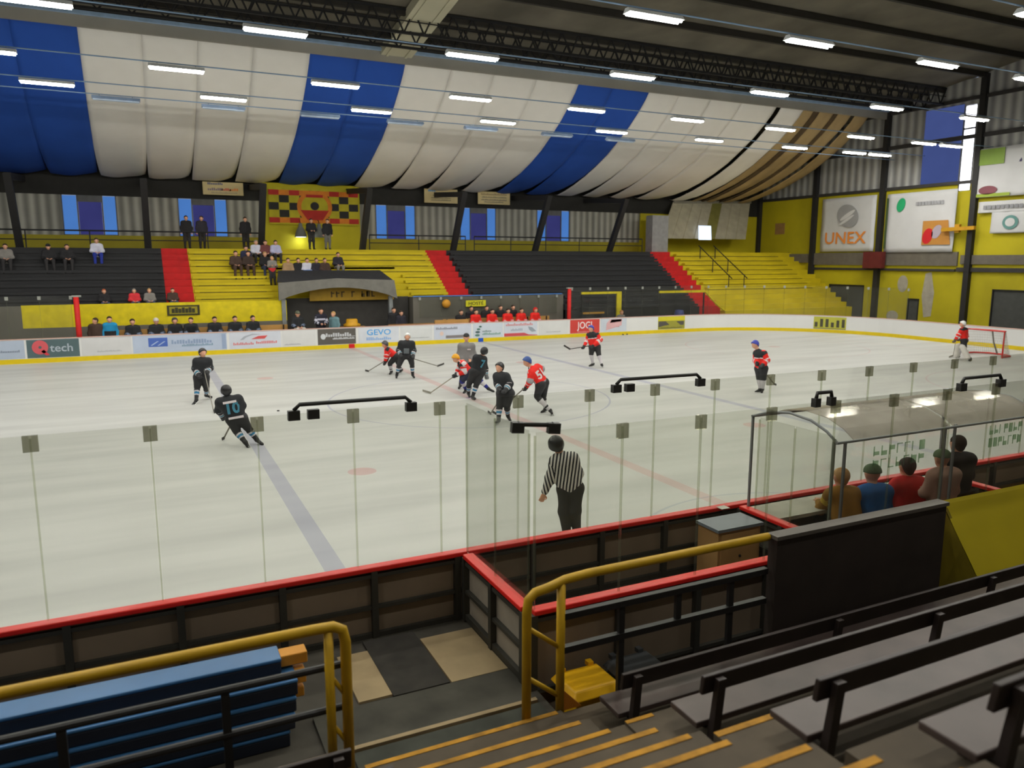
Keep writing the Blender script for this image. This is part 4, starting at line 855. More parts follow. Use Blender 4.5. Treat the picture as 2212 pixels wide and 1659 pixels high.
MB().prism([(-16.5, -.55), (-16.5, 1.28), (-17.1, .36), (-17.1, -.55)], 0, -.22, -.17).build('side_panel', mat('yellow_cover_shade', (120, 104, 12), .7), t)  # same yellow as the slope, darkened to give this face its shade
# penalty box and timekeepers' booth
pb = thing('rink_boards', 'low boards round the penalty box with bright red top rail beside the gateway', 'boards', (-5, -16, -.5))
board_back(pb, (-6.13, YN-.14), (-6.13, -16.3), -1, .25, pm=mat('pale_side_board', (156, 146, 132), .7), n=2)
board_back(pb, (-6.13, -16.36), (7.9, -16.36), -1, -.5, n=14)
board_back(pb, (-2.0, YN-.14), (-2.0, -16.3), -1, .22, n=2, pm=mat('grey_divider', (110, 108, 100), .7))
board_back(pb, (2.0, YN-.14), (2.0, -16.3), -1, .22, n=2, pm=mat('grey_divider', (110, 108, 100), .7))
CLK = mat('black_clamp', (44, 44, 42), .5)
screen('protective_glass', 'clear glass screen along the outer side of the penalty box', [(-6.12, -16.4), (2.7, -16.4)], BH, 2.83, .98, clampm=CLAMPG, skip0=True)
screen('protective_glass', 'clear glass side screen of the penalty box beside the gateway', [(-6.13, -14.72), (-6.13, -16.3)], BH, 2.83, .79, clamp=False)
screen('protective_glass', 'clear glass divider between penalty box and timekeepers booth', [(-2.0, -15.0), (-2.0, -16.25)], BH, 2.35, .6, clamp=False)
def gate_rod(p, q, lab, rise=.06):
    p, q = V(*p), V(*q); t = thing('gate_rod', lab, 'rod', tuple((p+q)/2), 0, 'locking rods on the glass')
    MB().tube([tuple(p), tuple(p+(q-p)*.05+V(0, 0, rise)), tuple(q-(q-p)*.05+V(0, 0, rise)), tuple(q)], .022, 10).build('rod', CLK, t, smooth=True)
    d = unit(q-p)
    L_ = np.linalg.norm(q-p); rise_ = 0
    for c in ((p, q, p+d*.2) if L_ > .8 else (p, q)): MB().bar(tuple(c-d*min(.06, L_*.17)+V(0, 0, -.05)), tuple(c+d*min(.06, L_*.17)+V(0, 0, -.05)), .07, .1).build('clamp', CLK, t)
gate_rod((-8.02, YN+.02, 2.88), (-6.75, YN+.02, 2.87), 'black locking rod with three clamps on the near glass left of the gateway')
gate_rod((-4.05, YN+.02, 2.88), (-2.72, YN+.02, 2.87), 'black locking rod with clamps on the near glass behind the striped official')
a_, b_ = ony(2078, 828, -16.4), ony(2163, 818, -16.4); gate_rod((a_[0], -16.4, 2.88), (b_[0], -16.4, 2.88), 'black locking rod with clamps above the right end of the booth roof')
gate_rod((-6.27, -16.33, 2.93), (-5.91, -16.38, 2.90), 'short black rod joining two clamps at the penalty box glass corner', -.02)
q = ony(1780, 860, -16.4); gate_rod((q[0]-.12, -16.4, 2.88), (q[0]+.12, -16.4, 2.88), 'short black clamp pair on the glass above the left end of the booth roof')
t = thing('timekeepers_booth', 'glass booth with an arched clear roof on grey posts beside the rink', 'booth', (0, -15.6, .22))
for x, y, h in ((-1.98, -14.85, 2.34), (-1.98, -16.22, 2.28), (-1.86, -16.28, 2.28), (.05, -16.22, 2.3), (.2, -16.25, 2.3), (1.98, -14.85, 2.34), (1.98, -16.22, 2.28)): MB().box((x-.014, y-.014, .22), (x+.014, y+.014, h)).build('post', GREYST, t)
rp_ = [(-14.85, 2.34), (-15.15, 2.45), (-15.5, 2.5), (-15.85, 2.47), (-16.1, 2.38), (-16.27, 2.27)]
for (a, b) in ((-1.7, .08), (.14, 2.0)):
    vs = [(x, y, z) for (y, z) in rp_ for x in (a, b)]+[(x, y, z+.012) for (y, z) in rp_ for x in (a, b)]; n = 2*len(rp_); fs = []
    for i in range(len(rp_)-1):
        fs += [(2*i, 2*i+1, 2*i+3, 2*i+2), (n+2*i, n+2*i+2, n+2*i+3, n+2*i+1), (2*i, 2*i+2, n+2*i+2, n+2*i), (2*i+1, n+2*i+1, n+2*i+3, 2*i+3)]
    fs += [(0, n, n+1, 1), (n-2, n-1, 2*n-1, 2*n-2)]
    MB().add(vs, fs).build('roof_sheet', POLY, t, smooth=False)
for x in (-1.98, 1.98):
    MB().tube([(x, y, z) for y, z in rp_], .018, 8).build('roof_rib', GREYST, t)
MB().tube([(-2, -16.27, 2.27), (2, -16.27, 2.27)], .018, 8).build('roof_rail', GREYST, t); MB().tube([(-2, -14.85, 2.34), (2, -14.85, 2.34)], .018, 8).build('roof_rail', GREYST, t)
one('score_table', MB().box((-1.9, -15.35, .98), (1.9, -14.8, 1.03)).box((-1.9, -14.85, .22), (1.9, -14.82, .98)).box((-1.9, -15.3, .22), (-1.86, -14.85, .98)).box((1.86, -15.3, .22), (1.9, -14.85, .98)), mat('pale_grey_table', (178, 176, 164), .5), 'long pale grey table in the booth along the red topped boards', 'table')
one('booth_bench', MB().box((-1.8, -15.8, .62), (1.5, -15.45, .67)).box((-1.75, -15.78, .22), (-1.65, -15.5, .62)).box((1.35, -15.78, .22), (1.45, -15.5, .62)), WOOD, 'low wooden bench inside the booth under the seated people', 'bench')
t = thing('wooden_cabinet', 'light wooden cabinet with a grey blue top in the penalty box corner', 'cabinet', (-2.55, -15.1, .22))
MB().box((-2.9, -15.32, .24), (-2.2, -14.92, .98)).build('body', mat('light_beech', (176, 136, 86), .6, scale=1.5), t); MB().box((-2.93, -15.35, .98), (-2.17, -14.9, 1.02)).build('top', mat('grey_blue_laminate', (116, 124, 132), .4), t)
MB().box((-2.86, -15.335, .3), (-2.24, -15.318, .94)).build('door', mat('light_beech_door', (184, 144, 92), .6), t); MB().ball((-2.55, -15.345, .62), .018, 8).build('knob', BLACK, t)
p = ony(1563, 1096, -14.75); one('paper_sheet', MB().box((p[0]-.07, -14.8, 1.058), (p[0]+.07, -14.68, 1.066)), mat('white_paper', (215, 212, 200), .7), 'small white paper lying on the red rail by the cabinet', 'paper')

FILM = glassmat('pale_green_film', (.62, .74, .6), .0, .12, (.7, .75, .66))
for (a, b, lab) in (((1888, 960), (1998, 1000), 'pale green illegible lettering on the booth glass above the blue and red jackets'), ((2140, 915), (2206, 958), 'pale green illegible lettering on the booth glass at the right picture edge')):
    a, b = ony(*a, -16.42), ony(*b, -16.42); t = thing('glass_lettering', lab, 'lettering', ((a[0]+b[0])/2, -16.42, b[2]), 0, 'lettering on the booth glass'); rr = random.Random(int(a[0]*100))
    for row in range(2):
        k = MB(); n = 7
        for i in range(n):
            x = a[0]+(b[0]-a[0])*(i+.1)/n; w = (b[0]-a[0])*.7/n; z0 = b[2]+(a[2]-b[2])*(.55 if row == 0 else .05); h = (a[2]-b[2])*.36
            k.box((x, -16.416, z0), (x+.014, -16.41, z0+h)); k.box((x, -16.416, z0+rr.choice((0, h*.45, h-.012))), (x+w, -16.41, z0+rr.choice((.012, h*.45, h))))
        k.build('text_row', FILM, t)
# ================================================================== PEOPLE (smooth blended surfaces)
def nets(f, org, h):
    s = f < 0
    c = [s[i:s.shape[0]-1+i, j:s.shape[1]-1+j, k:s.shape[2]-1+k] for i in (0, 1) for j in (0, 1) for k in (0, 1)]
    anyc = np.logical_or.reduce(c); allc = np.logical_and.reduce(c); act = anyc & ~allc
    idx = np.argwhere(act); ids = -np.ones(act.shape, np.int64); ids[act] = np.arange(len(idx))
    off = np.array([(i, j, k) for i in (0, 1) for j in (0, 1) for k in (0, 1)])
    vals = np.stack([f[idx[:, 0]+o[0], idx[:, 1]+o[1], idx[:, 2]+o[2]] for o in off], 1)
    acc = np.zeros((len(idx), 3)); cn = np.zeros(len(idx))
    for a in range(8):
        for b in range(a+1, 8):
            if np.abs(off[a]-off[b]).sum() != 1: continue
            m = (vals[:, a] < 0) != (vals[:, b] < 0)
            t = np.where(m, vals[:, a]/np.where(m, vals[:, a]-vals[:, b], 1), 0)
            p = off[a]+t[:, None]*(off[b]-off[a]); acc += p*m[:, None]; cn += m
    verts = org+h*(idx+acc/cn[:, None]); faces = []
    for ax in range(3):
        o1, o2 = [(1, 2), (2, 0), (0, 1)][ax]
        sl0 = [slice(1, -1)]*3; sl0[ax] = slice(0, -1); sl1 = list(sl0); sl1[ax] = slice(1, None)
        A = s[tuple(sl0)]; B = s[tuple(sl1)]; e = np.argwhere(A != B)
        if not len(e): continue
        fl = A[e[:, 0], e[:, 1], e[:, 2]]
        g = e.copy(); 
        for q in range(3):
            if q != ax: g[:, q] += 1
        def cid(d1, d2):
            w = g.copy(); w[:, o1] -= d1; w[:, o2] -= d2; return ids[w[:, 0], w[:, 1], w[:, 2]]
        q = np.stack([cid(1, 1), cid(0, 1), cid(0, 0), cid(1, 0)], 1)
        q[~fl] = q[~fl][:, ::-1]; faces.append(q)
    return verts, np.concatenate(faces) if faces else np.zeros((0, 4), int)
def capd(P, a, b, ra, rb):
    ab = b-a; L2 = ab@ab+1e-12; t = np.clip(((P-a)@ab)/L2, 0, 1)
    return np.linalg.norm(P-(a+t[..., None]*ab), axis=-1)-(ra+(rb-ra)*t), t
def blob(caps, h=.02, k=.025, cut=None):
    """caps: (a, b, ra, rb, label). Returns verts, quads, label and t of the nearest limb per vertex"""
    FINE = ('hand', 'finger', 'thumb', 'palm')
    A = np.array([c[0] for c in caps]); B = np.array([c[1] for c in caps]); Rm = max(max(c[2], c[3]) for c in caps)+3*k
    lo = np.minimum(A.min(0), B.min(0))-Rm-2*h; hi = np.maximum(A.max(0), B.max(0))+Rm+2*h
    n = np.ceil((hi-lo)/h).astype(int)+1; acc = np.zeros(tuple(n)); acc2 = np.zeros(tuple(n)); k2 = min(k, .0035)
    for a, b, ra, rb, *_ in caps:
        a = np.asarray(a, float); b = np.asarray(b, float); m = max(ra, rb)+5*k
        i0 = np.clip(np.floor((np.minimum(a, b)-m-lo)/h).astype(int), 0, n-1); i1 = np.clip(np.ceil((np.maximum(a, b)+m-lo)/h).astype(int)+1, 1, n)
        g = np.stack(np.meshgrid(*[lo[q]+h*np.arange(i0[q], i1[q]) for q in range(3)], indexing='ij'), -1)
        d, _t = capd(g, a, b, ra, rb); fine = bool(_) and _[0] in FINE; (acc2 if fine else acc)[i0[0]:i1[0], i0[1]:i1[1], i0[2]:i1[2]] += np.exp(-np.clip(d, -.3, 1)/(k2 if fine else k))
    f = np.minimum(-k*np.log(acc+1e-30), -k2*np.log(acc2+1e-30)); f = np.minimum(f, .5)
    if cut is not None:
        g = np.stack(np.meshgrid(*[lo[q]+h*np.arange(n[q]) for q in range(3)], indexing='ij'), -1)
        for p0, nn in cut: f = np.maximum(f, (g-np.asarray(p0))@np.asarray(nn))
    f[0] = f[-1] = .5; f[:, 0] = f[:, -1] = .5; f[:, :, 0] = f[:, :, -1] = .5
    v, q = nets(f, lo, h); D = []; T = []
    for a, b, ra, rb, *_ in caps:
        d, t = capd(v, np.asarray(a, float), np.asarray(b, float), ra, rb); D.append(d); T.append(t)
    D = np.array(D); T = np.array(T); w = D.argmin(0)
    return v, q, np.array([caps[i][4] if len(caps[i]) > 4 else '' for i in w]), T[w, np.arange(len(v))]
def blobmesh(name, caps, mats, parent, h=.02, k=.025, pick=None, cut=None):
    v, q, lab, t = blob(caps, h, k, cut)
    mi = None
    if pick is not None:
        fc = v[q].mean(1); fl = lab[q[:, 0]]; ft = t[q].mean(1); mi = [pick(fl[i], ft[i], fc[i]) for i in range(len(q))]
    org = V(*parent.location)
    me = rawmesh(name, v-org, q, mats, mi, True)
    o = bpy.data.objects.new(name, me); return link(o, parent)
def lerp(a, b, t): return a+(b-a)*t

# colours of kit
JRED = mat('red_jersey', (226, 36, 28), .75, var=.08, scale=6); JBLK = mat('black_jersey', (32, 34, 38), .75, var=.1, scale=6); JWHT = mat('white_jersey_stripe', (214, 206, 208), .75); JGRY = mat('grey_jersey_stripe', (150, 146, 148), .75)
JTEAL = mat('teal_jersey_stripe', (64, 126, 148), .75); JLB = mat('pale_blue_stripe', (160, 186, 206), .75); PBLK = mat('black_hockey_pants', (38, 38, 40), .7); PNAVY = mat('navy_hockey_pants', (40, 44, 64), .7)
SWHT = mat('white_sock', (206, 202, 206), .8); STEA = mat('teal_sock_band', (60, 128, 168), .8); SBLU = mat('blue_sock_band', (44, 48, 130), .8); SKBLK = mat('black_skate_boot', (36, 36, 36), .5); BLADE = mat('steel_blade', (176, 180, 180), .25, .8)
GLV = mat('black_hockey_glove', (44, 44, 46), .6); GLVG = mat('grey_hockey_glove', (112, 114, 116), .6)
HB = {'black': mat('black_helmet', (40, 40, 42), .3), 'blue': mat('blue_helmet', (54, 84, 150), .3), 'royal': mat('royal_blue_helmet', (58, 66, 160), .3), 'white': mat('white_helmet', (228, 230, 228), .3), 'orange': mat('orange_helmet', (232, 166, 26), .3), 'grey': mat('dark_grey_helmet', (70, 70, 74), .3)}
STICKM = mat('grey_stick_shaft', (120, 116, 106), .5); STICKB = mat('dark_stick', (52, 50, 48), .5)

def head_frame(J):
    u = unit(J['head']-J['neck']); f = unit(J['fwd']-u*(J['fwd']@u)); l = np.cross(u, f); return u, f, l
def head_caps(c, u, f, l, s=1.0):
    s *= 1.0
    return [(c+u*.025*s-f*.01, c+u*.02*s+f*.012, .092*s, .09*s, 'head'), (c-u*.02*s+f*.02*s, c-u*.085*s+f*.04*s, .078*s, .05*s, 'head'),
            (c+f*.098*s-u*.005*s, c+f*.112*s-u*.038*s, .012*s, .019*s, 'nose'), (c+l*.088*s+u*.01*s-f*.005, c+l*.09*s-u*.03*s, .02*s, .016*s, 'ear'), (c-l*.088*s+u*.01*s-f*.005, c-l*.09*s-u*.03*s, .02*s, .016*s, 'ear'),
            (c+f*.082*s-u*.07*s-l*.02*s, c+f*.082*s-u*.07*s+l*.02*s, .014*s, .014*s, 'mouth')]
def face_bits(c, u, f, l, parent, s=1.0):
    org = V(*parent.location)
    for sg in (1, -1):
        p = c+f*.083*s+l*.034*s*sg+u*.012*s; MB().ball(tuple(p), .014*s, 8).build('eye', DARKEYE, parent, smooth=True)
    p = c+f*.094*s-u*.068*s; MB().bar(tuple(p-l*.026*s), tuple(p+l*.026*s), .012*s, .01*s, upv=tuple(f)).build('mouth', mat('lip_red', (150, 78, 70), .6), parent)
def hand_caps(w, d, n, s=1.0, curl=.6, r=.0095):
    """bare hand: palm along d from wrist w, n = palm normal; five unequal bent fingers"""
    d = unit(d); n = unit(n-d*(n@d)); l = np.cross(d, n); out = [(w, w+d*.03*s, .026*s, .028*s, 'hand'), (w+d*.03*s+l*.02*s, w+d*.085*s+l*.026*s, .019*s, .017*s, 'hand'), (w+d*.03*s-l*.02*s, w+d*.085*s-l*.026*s, .019*s, .017*s, 'hand'), (w+d*.03*s, w+d*.09*s, .018*s, .017*s, 'hand')]
    for i, (o, L) in enumerate(((.034, .066), (.012, .076), (-.011, .071), (-.033, .056))):
        b = w+d*.088*s+l*o*s; m = b+(d*math.cos(curl*.5)+n*math.sin(curl*.5))*L*.45*s; e = m+(d*math.cos(curl*1.4)+n*math.sin(curl*1.4))*L*.5*s
        out += [(b, m, r*s*1.05, r*s*.95, 'finger'), (m, e, r*s*.95, r*s*.8, 'finger')]
    b = w+d*.03*s+l*.032*s; m = b+(d*.6+l*.7+n*.3)*.045*s; e = m+(d*.9+l*.1+n*.4)*.036*s
    out += [(b, m, r*1.25*s, r*1.1*s, 'thumb'), (m, e, r*1.1*s, r*.9*s, 'thumb')]
    return out
def fist_caps(w, d, n, s=1.0):
    d = unit(d); n = unit(n-d*(n@d)); l = np.cross(d, n); out = [(w-d*.03*s, w+d*.02*s, .058*s, .052*s, 'cuff'), (w+d*.04*s+l*.02*s, w+d*.07*s+l*.022*s, .036*s, .034*s, 'palm'), (w+d*.04*s-l*.02*s, w+d*.07*s-l*.022*s, .036*s, .034*s, 'palm')]
    for o in (.036, .012, -.013, -.036):
        b = w+d*.085*s+l*o*s; m = b+n*.03*s+d*.02*s; e = m+n*.025*s-d*.035*s
        out += [(b, m, .0165*s, .016*s, 'finger'), (m, e, .016*s, .014*s, 'finger')]
    out += [(w+d*.04*s+l*.05*s, w+d*.08*s+l*.05*s+n*.03*s, .018*s, .015*s, 'thumb')]
    return out
def helmet(parent, c, u, f, l, m, h=.012, s=1.0, strap=None):
    caps = [(c+u*.035*s-f*.02*s, c+u*.03*s+f*.025*s, .118*s, .108*s, 'shell'), (c-f*.04*s-u*.02*s, c-f*.035*s-u*.055*s, .09*s, .08*s, 'shell'), (c+l*.085*s-u*.01*s, c+l*.09*s-u*.05*s-f*.01*s, .035*s, .025*s, 'ear'), (c-l*.085*s-u*.01*s, c-l*.09*s-u*.05*s-f*.01*s, .035*s, .025*s, 'ear')]
    cut = [(c+f*.055*s+u*.04*s, unit(f*.75-u*.66))]
    blobmesh('helmet', caps, [m], parent, h, .02, cut=cut)

def skater(label, J, kit, res=.02, group=None, face=True):
    """J: joints in world space. kit: materials and pattern functions"""
    G = J['ground']; t = thing('person', label, 'person', (G[0], G[1], 0), 0, group)
    u, f, l = head_frame(J); c = J['head']; nk = J['neck']; sm = (J['shL']+J['shR'])/2; hm = (J['hipL']+J['hipR'])/2
    body = head_caps(c, u, f, l)+[(c-u*.07-f*.015, lerp(nk, sm, .3), .056, .062, 'neck'), (sm, lerp(sm, hm, .5), .085, .09, 'torso'), (lerp(sm, hm, .5), hm, .09, .09, 'torso'), (J['shL'], J['shR'], .06, .06, 'torso'), (J['hipL'], J['hipR'], .09, .09, 'torso')]
    for s in 'LR':
        body += [(J['sh'+s], J['el'+s], .05, .042, 'arm'), (J['el'+s], J['ha'+s], .042, .03, 'arm'), (J['hip'+s], J['kn'+s], .085, .06, 'leg'), (J['kn'+s], lerp(J['kn'+s], J['an'+s], .85), .052, .03, 'leg')]
    if kit.get('bare'):
        for s in 'LR': body += hand_caps(J['ha'+s], J['ha'+s]-J['el'+s], J.get('palm'+s, f), 1.05)
    blobmesh('body', body, [SKIN], t, kit.get('bres', res*.85), .014)
    if face: face_bits(c, u, f, l, t)
    # jersey: padded torso and sleeves
    ax = unit(sm-hm); lat = unit(J['shL']-J['shR']); bk = np.cross(ax, lat); front = unit(bk-ax*(bk@ax))
    if front@J['chest'] < 0: front = -front
    pad = kit.get('pad', 1.0)
    jc = [(J['shL']-ax*.02, J['shR']-ax*.02, .105*pad, .105*pad, 'torso'), (lerp(J['shL'], J['shR'], .2)-ax*.1, lerp(J['hipL'], J['hipR'], .05)+ax*.06, .125*pad, .125*pad, 'torso'), (lerp(J['shR'], J['shL'], .2)-ax*.1, lerp(J['hipR'], J['hipL'], .05)+ax*.06, .125*pad, .125*pad, 'torso'), (sm-ax*.05+front*.02, hm+ax*.06, .135*pad, .135*pad, 'torso'), (lerp(nk, sm, .25), sm-ax*.03, .07, .105*pad, 'torso')]
    for s in 'LR':
        jc += [(J['sh'+s], J['el'+s], .09*pad, .08*pad, 'u'+s), (J['el'+s], lerp(J['el'+s], J['ha'+s], .86), .08*pad, .062*pad, 'f'+s)]
    L_ = np.linalg.norm(sm-hm); W_ = np.linalg.norm(J['shL']-J['shR'])/2+.1
    def pickj(lab, tt, p):
        d = p-hm; return kit['jersey'](lab, tt, (d@ax)/L_, (d@lat)/W_, (d@front))
    blobmesh('jersey', jc, kit['jm'], t, res*.9, .028, pickj)
    pc = [(J['hipL']+ax*.03, J['hipR']+ax*.03, .135*kit.get('ppad', 1), .135*kit.get('ppad', 1), 'p')]
    for s in 'LR': pc.append((J['hip'+s], lerp(J['hip'+s], J['kn'+s], kit.get('plen', .92)), .135*kit.get('ppad', 1), .10*kit.get('ppad', 1), 'p'))
    if kit.get('long'):
        for s in 'LR': pc.append((J['kn'+s], lerp(J['kn'+s], J['an'+s], .95), .088, .068, 'p'))
    blobmesh('pants', pc, [kit['pm']], t, res, .025)
    if not kit.get('long'):
        for s in 'LR':
            blobmesh('sock', [(J['kn'+s], lerp(J['kn'+s], J['an'+s], .25), .085*kit.get('sk', 1), .082*kit.get('sk', 1), 'a'), (lerp(J['kn'+s], J['an'+s], .25), J['an'+s], .08*kit.get('sk', 1), .056*kit.get('sk', 1), 'b')], kit['sm'], t, res*.9, .015, lambda lab, tt, p, s=s: kit['sock']((p-J['kn'+s])@unit(J['an'+s]-J['kn'+s])/np.linalg.norm(J['an'+s]-J['kn'+s])))
    for s in 'LR':
        a, b = J['an'+s], J['to'+s]; d = unit(b-a); dn = unit((J['an'+s]-J['kn'+s])); fd = unit(d-dn*(d@dn)*.6); heel = a+dn*.06-fd*.03
        sk = blobmesh('skate', [(a-dn*.05, a+dn*.03, .056, .055, 's'), (heel, heel+fd*.2, .045, .038, 's')], [SKBLK], t, res*.8, .014)
        bl = heel+dn*.055; MB().bar(tuple(bl-fd*.03), tuple(bl+fd*.22), .012, .05, upv=tuple(-dn)).build('blade', BLADE, sk)
        if not kit.get('bare'):
            gl = kit.get('gm', GLV); blobmesh('glove', fist_caps(J['ha'+s], J['ha'+s]-J['el'+s], J.get('palm'+s, J['chest']), 1.15), [gl], t, .014, .01)
    if kit.get('helm'): helmet(t, c, u, f, l, kit['helm'], res*.75)
    if kit.get('number'):
        s_, m_, sz = kit['number']; p = lerp(hm, sm, .62)-front*(.135*pad+.03); M3 = Matrix((Vector(lat if lat@np.cross(ax, -front) > 0 else -lat), Vector(ax), Vector(-front))).transposed()
        o = text(t, 'numeral', s_, sz, tuple(p), (0, 0, 0), m_, .003, 1.0, .035); o.rotation_euler = M3.to_euler()
        me = o.data; co = np.empty(len(me.vertices)*3); me.vertices.foreach_get('co', co); co = co.reshape(-1, 3); co[:, 2] -= 1.6*co[:, 0]**2; me.vertices.foreach_set('co', co.ravel()); me.update()
    if kit.get('extra'): kit['extra'](t, dict(sm=sm, hm=hm, ax=ax, lat=lat, front=front, c=c, u=u, f=f, l=l, J=J))
    return t
def stick(label, top, hand, heel, toe, m=STICKM, mb=STICKB):
    top, hand, heel, toe = map(np.asarray, (top, hand, heel, toe))
    t = thing('hockey_stick', label, 'stick', tuple(heel), 0, 'hockey sticks')
    MB().bar(tuple(top), tuple(heel), .022, .032).build('shaft', m, t)
    d = unit(toe-heel); MB().bar(tuple(heel-d*.02+V(0, 0, .0)), tuple(toe), .014, .07).build('blade', mb, t)
    q = unit(heel-top); MB().tube([tuple(top), tuple(top+q*.16)], .019, 8).build('grip_tape', BLACK, t)
    return t

# --- kits
def jersey_red(lab, t, s, w, fr):     # 0 red 1 black 2 white 3 grey
    if lab == 'torso':
        if s < .1: return 3
        if fr > .02 and s > .70: return 1 if s > .76 else 2
        if s > .97: return 1
        return 0
    if lab[0] == 'u': return 2 if .78 < t < .92 else 0
    return 2 if t > .2 and t < .42 else 0
def jersey_black(lab, t, s, w, fr):   # 0 black 1 teal 2 white 3 pale blue
    if lab == 'torso':
        if s < .06: return 2
        return 0
    if lab[0] == 'u': return 0
    return 2 if .5 < t < .62 else (1 if .62 <= t < .82 else (2 if .82 <= t < .9 else 0))
def sock_black(t): return 0 if t < .28 else (1 if t < .40 else (2 if t < .58 else (1 if t < .68 else 0)))   # 0 dark 1 white 2 teal
def sock_red(t): return 0 if t < .25 else (1 if t < .7 else (0 if t < .8 else 1))
def sock_white(t): return 1
KB = dict(jersey=jersey_black, jm=[JBLK, JTEAL, JWHT, JLB], pm=PBLK, sm=[PBLK, SWHT, STEA], sock=sock_black, helm=HB['black'])
KR = dict(jersey=jersey_red, jm=[JRED, JBLK, JWHT, JGRY], pm=PBLK, sm=[PBLK, SWHT, mat('red_sock_band', (190, 60, 56), .8)], sock=sock_red, helm=HB['blue'])

def pose(ground, face_px, j, feet, chest=None):
    """j: name -> (x, y, off) pixels measured in the photograph plus depth offset; feet on the ice plane by default"""
    G = onz(ground[0], ground[1], 0); J = dict(ground=G); n = facing(G); rr = V(n[1], -n[0], 0)
    for k, v in j.items(): J[k] = at(v[0], v[1], G, v[2] if len(v) > 2 else 0)
    for k, v in feet.items():
        J[k] = onz(v[0], v[1], .145 if k[:2] == 'an' else .062) if len(v) == 2 else at(v[0], v[1], G, v[2])
    J['fwd'] = rr*math.sin(math.radians(face_px[0]))-n*math.cos(math.radians(face_px[0]))+V(0, 0, face_px[1])
    ca = face_px[0] if chest is None else chest
    J['chest'] = rr*math.sin(math.radians(ca))-n*math.cos(math.radians(ca)); J['n'] = n; J['rr'] = rr
    return J
# angle: 0 = faces the camera, 90 = faces image right, -90 = image left, 180 = away
def sp(J, a, b, off=0.0): return at(a, b, J['ground'], off)

# 1 black player far left, facing the camera
J = pose((429, 868), (25, -.25), dict(head=(438, 762), neck=(437.5, 772.5), shL=(450.5, 779), shR=(424, 779.5), elL=(455, 795, .05), elR=(420.5, 796, .05), haL=(447, 805, -.25), haR=(430, 812, -.22), hipL=(442.5, 816), hipR=(427.5, 816), knL=(445.5, 837, -.12), knR=(426, 838, -.1)), dict(anL=(446, 853), anR=(424, 862), toL=(452, 857), toR=(421.5, 868.5)))
skater('black clad hockey player facing the camera near the left blue line', J, dict(KB), .02)
stick('hockey stick held down by the far left black player', sp(J, 441, 800, -.36), sp(J, 449, 808, -.36), onz(461, 886, .05), onz(463.5, 891, .04))
# 2 black player skating away, leaning left
J = pose((548, 962), (185, -.2), dict(head=(488.5, 844), neck=(490, 856), shL=(474.5, 868, -.03), shR=(514, 861, 0), elL=(472, 886, .12), elR=(523.5, 876, .05), haL=(481, 901, .3), haR=(515, 889, .25), hipL=(501, 907), hipR=(522.5, 904), knL=(512, 932.5, .05), knR=(536, 925, .05)), dict(anL=(528, 953), anR=(553, 947.5), toL=(533.5, 961), toR=(560.5, 955)))
def p2x(t, d):
    for s_, sc in ((.96, .30), (.16, .34)):
        p = d['hm']+d['ax']*np.linalg.norm(d['sm']-d['hm'])*s_-d['front']*.168; MB().bar(tuple(p-d['lat']*sc/2), tuple(p+d['lat']*sc/2), .01, .055, upv=tuple(d['ax'])).build('name_strip', JWHT, t)
skater('black clad hockey player with teal back number skating away along the left blue line', J, dict(KB, number=('10', JTEAL, .36), extra=p2x), .016, face=False)
stick('hockey stick of the player with the teal back number, pointing down left', sp(J, 512, 891, .34), sp(J, 500, 912, .34), onz(484, 946, .05), onz(479.5, 948.5, .04))
# 3 red player bent over, facing left
J = pose((845, 808), (-80, -.45), dict(head=(831.5, 744), neck=(835, 752), shL=(838, 757, .16), shR=(836, 756, -.18), elL=(838, 768, .22), elR=(834.5, 769, -.25), haL=(836, 777, .1), haR=(832, 782, -.2), hipL=(857, 770, .14), hipR=(856, 771, -.14), knL=(860, 784, .2), knR=(842, 785, -.14)), dict(anL=(866, 797), anR=(845, 800.5), toL=(861, 802), toR=(838, 807.5)))
skater('bent over red player with black helmet reaching his stick left', J, dict(KR, helm=HB['grey']), .02)
stick('hockey stick stretched out left by the bent red player', sp(J, 839, 775, -.05), sp(J, 832, 784, -.2), onz(796, 801.5, .04), onz(789, 800, .05))
# 4 black player with white helmet
J = pose((877, 816.5), (5, -.2), dict(head=(880, 727.5), neck=(879.5, 735), shL=(890.5, 741.5), shR=(866.5, 741), elL=(894.5, 757, .05), elR=(860.5, 757, .05), haL=(892.5, 770, -.25), haR=(866, 767, -.2), hipL=(886, 770), hipR=(869, 770), knL=(890, 787, -.12), knR=(862, 788.5, -.1)), dict(anL=(891.5, 808), anR=(857.5, 808.5), toL=(897, 815), toR=(856.5, 817)))
def emblem(t, d):
    p = lerp(d['hm'], d['sm'], .45)+d['front']*.172; MB().bar(tuple(p-d['lat']*.1), tuple(p+d['lat']*.1), .012, .2, upv=tuple(d['ax'])).build('chest_emblem', mat('grey_emblem', (96, 102, 106), .7), t)
skater('black clad player with a white helmet and a grey chest emblem', J, dict(KB, helm=HB['white'], extra=emblem), .02)
stick('hockey stick stretched out right by the white helmeted player', sp(J, 883, 772, -.3), sp(J, 893, 776, -.32), onz(945, 790.5, .04), onz(959, 785.5, .05))
